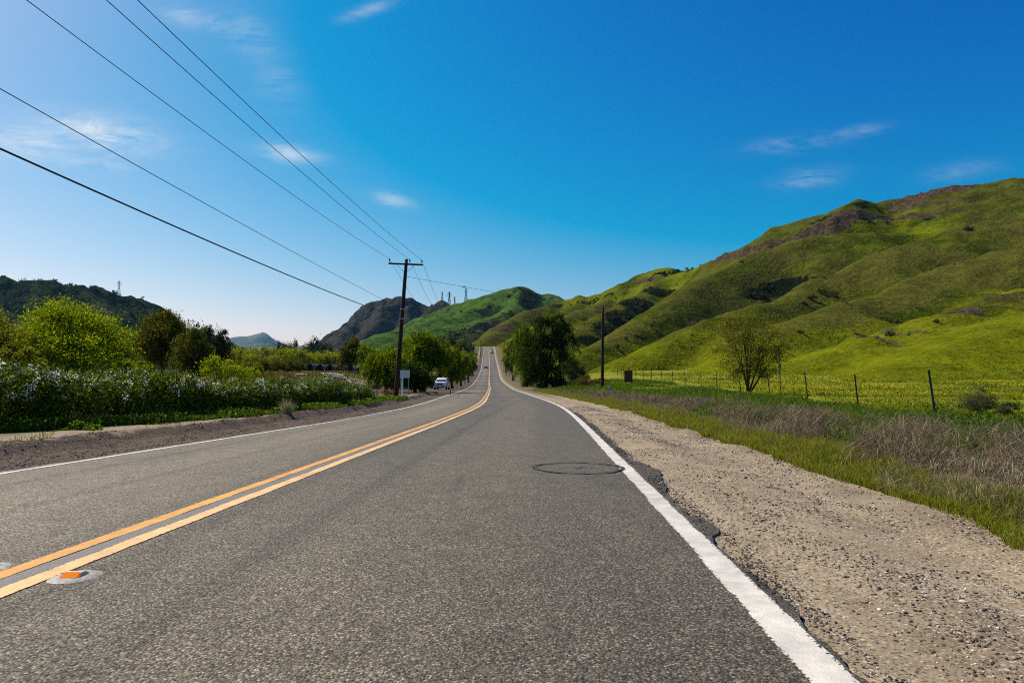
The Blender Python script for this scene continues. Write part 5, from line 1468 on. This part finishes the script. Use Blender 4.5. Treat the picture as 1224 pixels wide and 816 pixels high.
M['pale_lump'] = simple('pale_lump', (0.42, 0.39, 0.35), .9, .15, vary=.25, scale=5, bump=.4)
rock(557, 205, 1.0, 'pale lump added for a bright spot beyond the parked car')

# ------------------------------------------------------------------ nursery field
for i, (px, Y) in enumerate([(370, 168), (382, 168), (394, 168), (406, 168), (418, 168), (430, 168), (441, 168)]):
    p = gp(px, Y)
    root = empty('shade_tunnel', p)
    tag(root, f'black shade cloth hoop tunnel, {ORD[i]} of the row counted from the reddish brush heap side', 'shade tunnel', 'row of shade tunnels across the nursery')
    W, Hh, Ld = 1.26, 2.1, 11
    a = np.linspace(0, PI, 15)
    yy = np.linspace(0, Ld, 8)
    V = np.array([[W * np.cos(t), y, Hh * np.sin(t) ** .8 * (1 - .05 * (1 - abs(2 * ((y / Ld * 3.5) % 1) - 1)))] for y in yy for t in a])
    m = MB(); m.add(V, grid_faces(len(yy), len(a))); cov = m.build('cover', M['shade_cloth'], root, smooth=True)
    sm = cov.modifiers.new('thick', 'SOLIDIFY'); sm.thickness = .02
    m = MB(); m.tube([[W * 1.0 * math.cos(t), -.05, (Hh + .03) * max(0, math.sin(t)) ** .8] for t in a], .04, 6); m.build('hoop', M['steel_galv'], root)
    for z_ in (-.6, .6):
        m = MB(); m.tube([[z_, .1, 0], [z_, .1, Hh * .8]], .03, 6); m.build('strut', M['steel_galv'], root)
for i, (px, Y, w, d, lab) in enumerate([(405, 90, 3.2, 9, 'long pale plastic ground sheet in the middle of the nursery field'), (438, 82, 3.6, 6, 'pale ground sheet at the hedge end of the nursery field'), (322, 74, 1.2, 2.6, 'small pale sheet beside the reddish brush heap'), (362, 92, 1.6, 3, 'small pale sheet behind the reddish brush heap')]):
    x0 = (px - 612) / F * Y
    U_, V_ = np.meshgrid(np.linspace(-w / 2, w / 2, 10), np.linspace(0, d, 16))
    X_ = x0 + U_ - .35 * V_; Y_ = Y + V_
    Z_ = zg(X_, Y_) + .22 + .07 * fbm(X_ * 1.2, Y_ * 1.2, 3, 141)
    top = np.stack([X_, Y_, Z_], -1).reshape(-1, 3)
    m = MB(); m.add(top - top[0], grid_faces(16, 10)); o = m.build('plastic_sheet', M['sheet'], smooth=True); o.location = [float(t) for t in top[0]]
    s_ = o.modifiers.new('thick', 'SOLIDIFY'); s_.thickness = .2; s_.offset = -1
    tag(o, lab, 'sheet', 'plastic sheets in the nursery')
# nursery beds: rows of low potted plants read as green strips
mb = MB()
for r_ in range(9):
    Y0 = 78 + r_ * 8
    n = 2600
    x = -14 - RNG.random(n) * (Y0 * .42); y = Y0 + RNG.normal(size=n) * .5 + .1 * x
    kp = vnoise(x * .25, y * .1, 150 + r_) > -.25; x, y = x[kp], y[kp]
    leaf_quads(mb, np.column_stack([x, y, zg(x, y) + RNG.uniform(.05, .5, len(x))]), RNG.uniform(.15, .3, len(x)), tints(len(x), [(0.06, 0.09, 0.018), (0.1, 0.13, 0.02), (0.14, 0.1, 0.05)] if r_ % 3 else [(0.17, 0.12, 0.06), (0.1, 0.09, 0.03), (0.2, 0.15, 0.08)]), .6)
tag(mb.build('nursery_plants', M['blade']), 'rows of low plants in the nursery field', None, None, 'stuff')


# ------------------------------------------------------------------ cars
def car(loc, rz, paint_m, label, suv=False, front=True):
    root = empty('car', loc, rz); tag(root, label, 'car')
    L, W = (4.7, 1.88) if suv else (4.6, 1.8)
    # side profile (y forward = -Y in local: front faces -Y); sections along y
    if suv:
        prof = [(-2.35, .42, .95, .70), (-2.28, .34, 1.05, .86), (-1.95, .3, 1.12, .93), (-1.0, .28, 1.16, .94), (1.2, .28, 1.18, .94), (2.1, .32, 1.16, .93), (2.33, .4, 1.08, .86), (2.36, .5, 1.0, .8)]
        cab = [(-1.05, 1.15, .86, 1.15), (-.55, 1.15, .88, 1.5), (-.15, 1.15, .88, 1.72), (.6, 1.15, .88, 1.76), (1.6, 1.15, .88, 1.74), (2.05, 1.15, .86, 1.62), (2.25, 1.15, .82, 1.15)]
    else:
        prof = [(-2.3, .35, .62, .66), (-2.22, .25, .74, .82), (-1.7, .22, .84, .89), (-.9, .2, .92, .9), (1.2, .2, .96, .9), (2.0, .24, .95, .88), (2.25, .32, .9, .8), (2.3, .42, .8, .74)]
        cab = [(-.95, .92, .82, .93), (-.3, .92, .84, 1.28), (.1, .92, .84, 1.43), (.7, .92, .84, 1.45), (1.2, .92, .83, 1.36), (1.75, .92, .78, .95)]
    def loft(secs):
        m = MB(); rings = []
        for (y, z0, z1, hw) in secs:
            r = [(-hw * .93, z0), (-hw, z0 + .12 * (z1 - z0)), (-hw, z0 + .6 * (z1 - z0)), (-hw * .95, z1 - .03), (-hw * .86, z1), (hw * .86, z1), (hw * .95, z1 - .03), (hw, z0 + .6 * (z1 - z0)), (hw, z0 + .12 * (z1 - z0)), (hw * .93, z0)]
            rings.append([(x, y, z) for x, z in r])
        n = 10; V = np.array(rings).reshape(-1, 3); Q = []
        for a in range(len(secs) - 1):
            for b in range(n): Q.append([a * n + b, (a + 1) * n + b, (a + 1) * n + (b + 1) % n, a * n + (b + 1) % n])
        m.add(V, Q); m.capfaces = [list(range(n)), [(len(secs) - 1) * n + q for q in range(n)][::-1]]
        return m
    bevel(loft(prof).build('body', paint_m, root, smooth=True), .03)
    zc = cab[0][1]
    # roof and pillars in paint, glass set just outside
    secs = []
    m = MB(); rings = []
    for (y, z0, hw, z1) in cab:
        top = hw * (1 - .22 * min(1, (z1 - z0) / .6))
        rings.append([(-hw, y, z0), (-top, y, max(z1 - .05, z0 + .01)), (-top * .88, y, z1), (top * .88, y, z1), (top, y, max(z1 - .05, z0 + .01)), (hw, y, z0)])
    n = 6; V = np.array(rings).reshape(-1, 3); Q = []
    for a in range(len(cab) - 1):
        for b in range(n - 1): Q.append([a * n + b, (a + 1) * n + b, (a + 1) * n + b + 1, a * n + b + 1])
    m.add(V, Q); m.build('cabin', paint_m, root, smooth=True)
    R = np.array(rings)
    def quad(name, p, off, mat):
        mm = MB(); p = np.array(p, float); nn = np.cross(p[1] - p[0], p[2] - p[0]); nn /= np.linalg.norm(nn)
        ctr = p.mean(0); 
        if np.dot(nn, ctr - np.array([0, .4, zc])) < 0: nn = -nn
        q = ctr + (p - ctr) * .9 + nn * off; mm.add(np.concatenate([q, q - nn * .008]), [[0, 1, 2, 3], [7, 6, 5, 4], [0, 4, 5, 1], [1, 5, 6, 2], [2, 6, 7, 3], [3, 7, 4, 0]]); return mm.build(name, mat, root)
    iA, iB = (0, 2)
    quad('windscreen', [R[iA][0] * [.95, 1, 1] + [0, 0, .03], R[iA][5] * [.95, 1, 1] + [0, 0, .03], R[iB][4], R[iB][1]], .035, M['glass'])
    quad('rear_window', [R[-1][0] * [.93, 1, 1] + [0, 0, .03], R[-1][5] * [.93, 1, 1] + [0, 0, .03], R[-2][4], R[-2][1]], .03, M['glass'])
    for s in (0, 5):
        t_ = 1 if s == 0 else 4
        y0_, y1_ = (1, 3), (3, len(cab) - 2)
        for a, b_ in (y0_, y1_):
            quad('side_window', [R[a][s] + [0, 0, .03], R[b_][s] + [0, 0, .03], R[b_][t_], R[a + (1 if a == 1 else 0)][t_]], .02, M['glass'])
    fy = prof[0][0]; fz = prof[0][2]; hw = prof[1][3]
    for s in (-1, 1):
        m = MB(); m.box((s * hw * .74, fy + .02, fz - (.1 if suv else .06)), (.36, .14, .15)); bevel(m.build('headlight', M['lens'], root), .03)
        m = MB(); m.box((s * hw * .78, prof[-1][0] - .03, prof[-1][2] - .08), (.28, .12, .16)); bevel(m.build('tail_light', M['red_lens'], root), .02)
        m = MB(); m.box((s * (hw + .14), cab[0][0] + .25, zc + .1), (.2, .1, .14)); bevel(m.build('mirror', paint_m, root), .03)
    m = MB(); m.box((0, fy - .005, fz - (.14 if suv else .1)), (.82, .06, .2 if suv else .12)); bevel(m.build('grille', M['black_trim'], root), .02)
    m = MB(); m.box((0, fy + .01, prof[0][1] + .06), (1.35, .09, .13)); bevel(m.build('bumper_intake', M['black_trim'], root), .02)
    m = MB(); m.box((0, fy - .045, prof[0][1] + .14), (.32, .02, .14)); m.build('plate', M['white_paint'], root)
    m = MB(); m.box((0, prof[-1][0] + .01, prof[-1][1] + .2), (.32, .02, .14)); m.build('plate', M['white_paint'], root)
    wr = .37 if suv else .33
    for sx in (-1, 1):
        for wy in (-1.42, 1.38):
            t = np.linspace(0, 2 * PI, 25)
            m = MB(); xw = sx * (W / 2 - .1)
            m.tube([[xw - .115, wy, wr], [xw - .1, wy, wr], [xw + .1, wy, wr], [xw + .115, wy, wr]], [wr * .92, wr, wr, wr * .92], 24)
            wh = m.build('wheel', M['tyre'], root)
            m = MB(); m.tube([[xw + sx * .112, wy, wr], [xw + sx * .128, wy, wr]], [wr * .62, wr * .55], 16); m.build('rim', M['rim'], wh)
    return root


p = gp(528.5, 101); car((p[0], p[1], p[2] + .02), math.radians(-2), M['car_white'], 'white sport utility car parked on the earth shoulder under the trees', suv=True)
y = 300.0; car((road_x(y) - 1.75, y, road_z(y) + .02), math.radians(2), M['car_silver'], 'silver blue car driving down in the oncoming lane', suv=False)
y = 432.0; car((road_x(y) + 1.9, y, road_z(y) + .02), math.radians(182), M['car_white'], 'white car far up the road near the crest', suv=True)

# ------------------------------------------------------------------ haze
m = MB(); m.box((0, 4800, 365), (19000, 11600, 780))
hz_ = m.build('haze', None); tag(hz_, 'thin pale blue air over the whole valley', None, None, 'stuff')
hz_.display_type = 'WIRE'
km = NT('haze'); pv = km.n('VolumePrincipled')
pv.inputs['Color'].default_value = (0.26, 0.64, 1.0, 1); pv.inputs['Density'].default_value = 0.000024; pv.inputs['Anisotropy'].default_value = 0.3
km.t.links.new(pv.outputs[0], km.out.inputs['Volume']); hz_.data.materials.append(km.m)

# ------------------------------------------------------------------ light and sky
SUN_EL, SUN_AZ = math.radians(48), math.radians(-58)       # azimuth from straight ahead, negative = to the side of the hedge
w = bpy.data.worlds.new('World'); SC.world = w; w.use_nodes = True
nt = w.node_tree; nt.nodes.clear()
k = NT.__new__(NT); k.t = nt; k.m = None
out = nt.nodes.new('ShaderNodeOutputWorld'); bg = nt.nodes.new('ShaderNodeBackground')
sky = nt.nodes.new('ShaderNodeTexSky'); sky.sky_type = 'NISHITA'; sky.sun_disc = False
sky.sun_elevation = SUN_EL; sky.sun_rotation = SUN_AZ; sky.altitude = 100; sky.air_density = 1.0; sky.dust_density = 0.9; sky.ozone_density = 2.5
hsv = nt.nodes.new('ShaderNodeHueSaturation'); hsv.inputs['Hue'].default_value = 0.49; hsv.inputs['Saturation'].default_value = 1.25; hsv.inputs['Value'].default_value = 1.0
nt.links.new(sky.outputs[0], hsv.inputs['Color'])
# thin cirrus
tc = nt.nodes.new('ShaderNodeTexCoord').outputs['Generated']
nrm = nt.nodes.new('ShaderNodeVectorMath'); nrm.operation = 'NORMALIZE'; nt.links.new(tc, nrm.inputs[0]); dv = nrm.outputs[0]
xyz = k.sepxyz(dv)
fy_ = k.math('MAXIMUM', xyz[1], 0.05)
gx = k.math('DIVIDE', xyz[0], fy_); gz = k.math('DIVIDE', xyz[2], fy_)
acc = None
CL = [(115, 160, 80, 24, .16, 1.3), (35, 170, 75, 24, .03, 1.2), (105, 198, 50, 11, .05, .7), (345, 184, 42, 11, .18, .85), (468, 238, 26, 9, .25, .75), (950, 172, 60, 11, -.12, .3), (1015, 160, 44, 8, -.2, .3), (966, 214, 42, 13, -.15, .36), (1150, 205, 50, 12, -.15, .2),
      (440, 12, 34, 8, -.35, .5), (235, 22, 50, 14, .2, .55), (300, 45, 50, 26, .7, .35), (330, 100, 40, 30, 1.0, .2)]
comb = nt.nodes.new('ShaderNodeCombineXYZ'); nt.links.new(gx, comb.inputs[0]); nt.links.new(gz, comb.inputs[1])
wisp = k.noise(5.0, 6, 0.68, vec=k.mapping(comb.outputs[0], (1.6, 5.5, 1), (0, 0, -.15)), dist=1.2)
wisp2 = k.noise(14.0, 5, 0.7, vec=k.mapping(comb.outputs[0], (1.0, 3.2, 1), (0, 0, .3)), dist=1.0)
ws = k.ramp(k.math('ADD', k.math('MULTIPLY', wisp, .65), k.math('MULTIPLY', wisp2, .35)), [(.38, 0), (.72, 1)])
for (cx, cy, rx, ry_, rot, a) in CL:
    v = (408 - cy) / F; fy0 = CP - v * SP; x0 = (cx - 612) / F / fy0; z0 = (SP + v * CP) / fy0
    c_, s_ = math.cos(rot), math.sin(rot)
    dx = k.math('SUBTRACT', gx, x0); dz = k.math('SUBTRACT', gz, z0)
    e1 = k.math('MULTIPLY', k.math('SUBTRACT', k.math('MULTIPLY', dx, c_), k.math('MULTIPLY', dz, s_)), F / rx)
    e2 = k.math('MULTIPLY', k.math('ADD', k.math('MULTIPLY', dx, s_), k.math('MULTIPLY', dz, c_)), F / ry_)
    q = k.math('ADD', k.math('MULTIPLY', e1, e1), k.math('MULTIPLY', e2, e2))
    gss = k.math('MULTIPLY', k.math('EXPONENT', k.math('MULTIPLY', q, -1.3)), a)
    acc = gss if acc is None else k.math('MAXIMUM', acc, gss)
front = k.math('GREATER_THAN', xyz[1], 0.05)
cm = k.math('MULTIPLY', k.math('MULTIPLY', acc, ws), front, clamp=True)
sr = k.sep(hsv.outputs[0])
cc_ = nt.nodes.new('ShaderNodeCombineColor')
for i_, (g_, o_) in enumerate(((2.5, -4.2), (1.46, -1.25), (0.98, 1.95))):
    nt.links.new(k.math('MAXIMUM', k.math('MULTIPLY_ADD', sr[i_], g_, o_), 0.0), cc_.inputs[i_])
skyc = k.mix(cm, cc_.outputs[0], (9.6, 10.0, 10.2))
nt.links.new(skyc, bg.inputs[0]); bg.inputs[1].default_value = 0.066
nt.links.new(bg.outputs[0], out.inputs[0])

sl = bpy.data.lights.new('sun', 'SUN'); sl.energy = 5.0; sl.angle = math.radians(0.75); sl.color = (1.0, 0.89, 0.70)
so = bpy.data.objects.new('sun', sl); COL.objects.link(so)
sd = Vector((math.sin(SUN_AZ) * math.cos(SUN_EL), math.cos(SUN_AZ) * math.cos(SUN_EL), math.sin(SUN_EL)))
so.rotation_euler = (-sd).to_track_quat('-Z', 'Y').to_euler(); so.location = (-40, 20, 60)

# ------------------------------------------------------------------ camera and render settings
cam = bpy.data.cameras.new('camera'); cam.sensor_width = 36; cam.lens = 24; cam.clip_start = .05; cam.clip_end = 30000
co = bpy.data.objects.new('camera', cam); COL.objects.link(co)
co.location = (0, 0, CAMZ); co.rotation_euler = (PI / 2 + PITCH, 0, 0)
SC.camera = co
SC.view_settings.view_transform = 'Standard'; SC.view_settings.look = 'None'; SC.view_settings.gamma = 1; SC.view_settings.exposure = 0.4
SC.view_settings.use_curve_mapping = False
SC.render.engine = 'CYCLES'
SC.cycles.max_bounces = 6; SC.cycles.diffuse_bounces = 3; SC.cycles.transmission_bounces = 4; SC.cycles.volume_bounces = 0
SC.cycles.use_denoising = False; SC.cycles.use_adaptive_sampling = False; SC.cycles.filter_width = 1.05
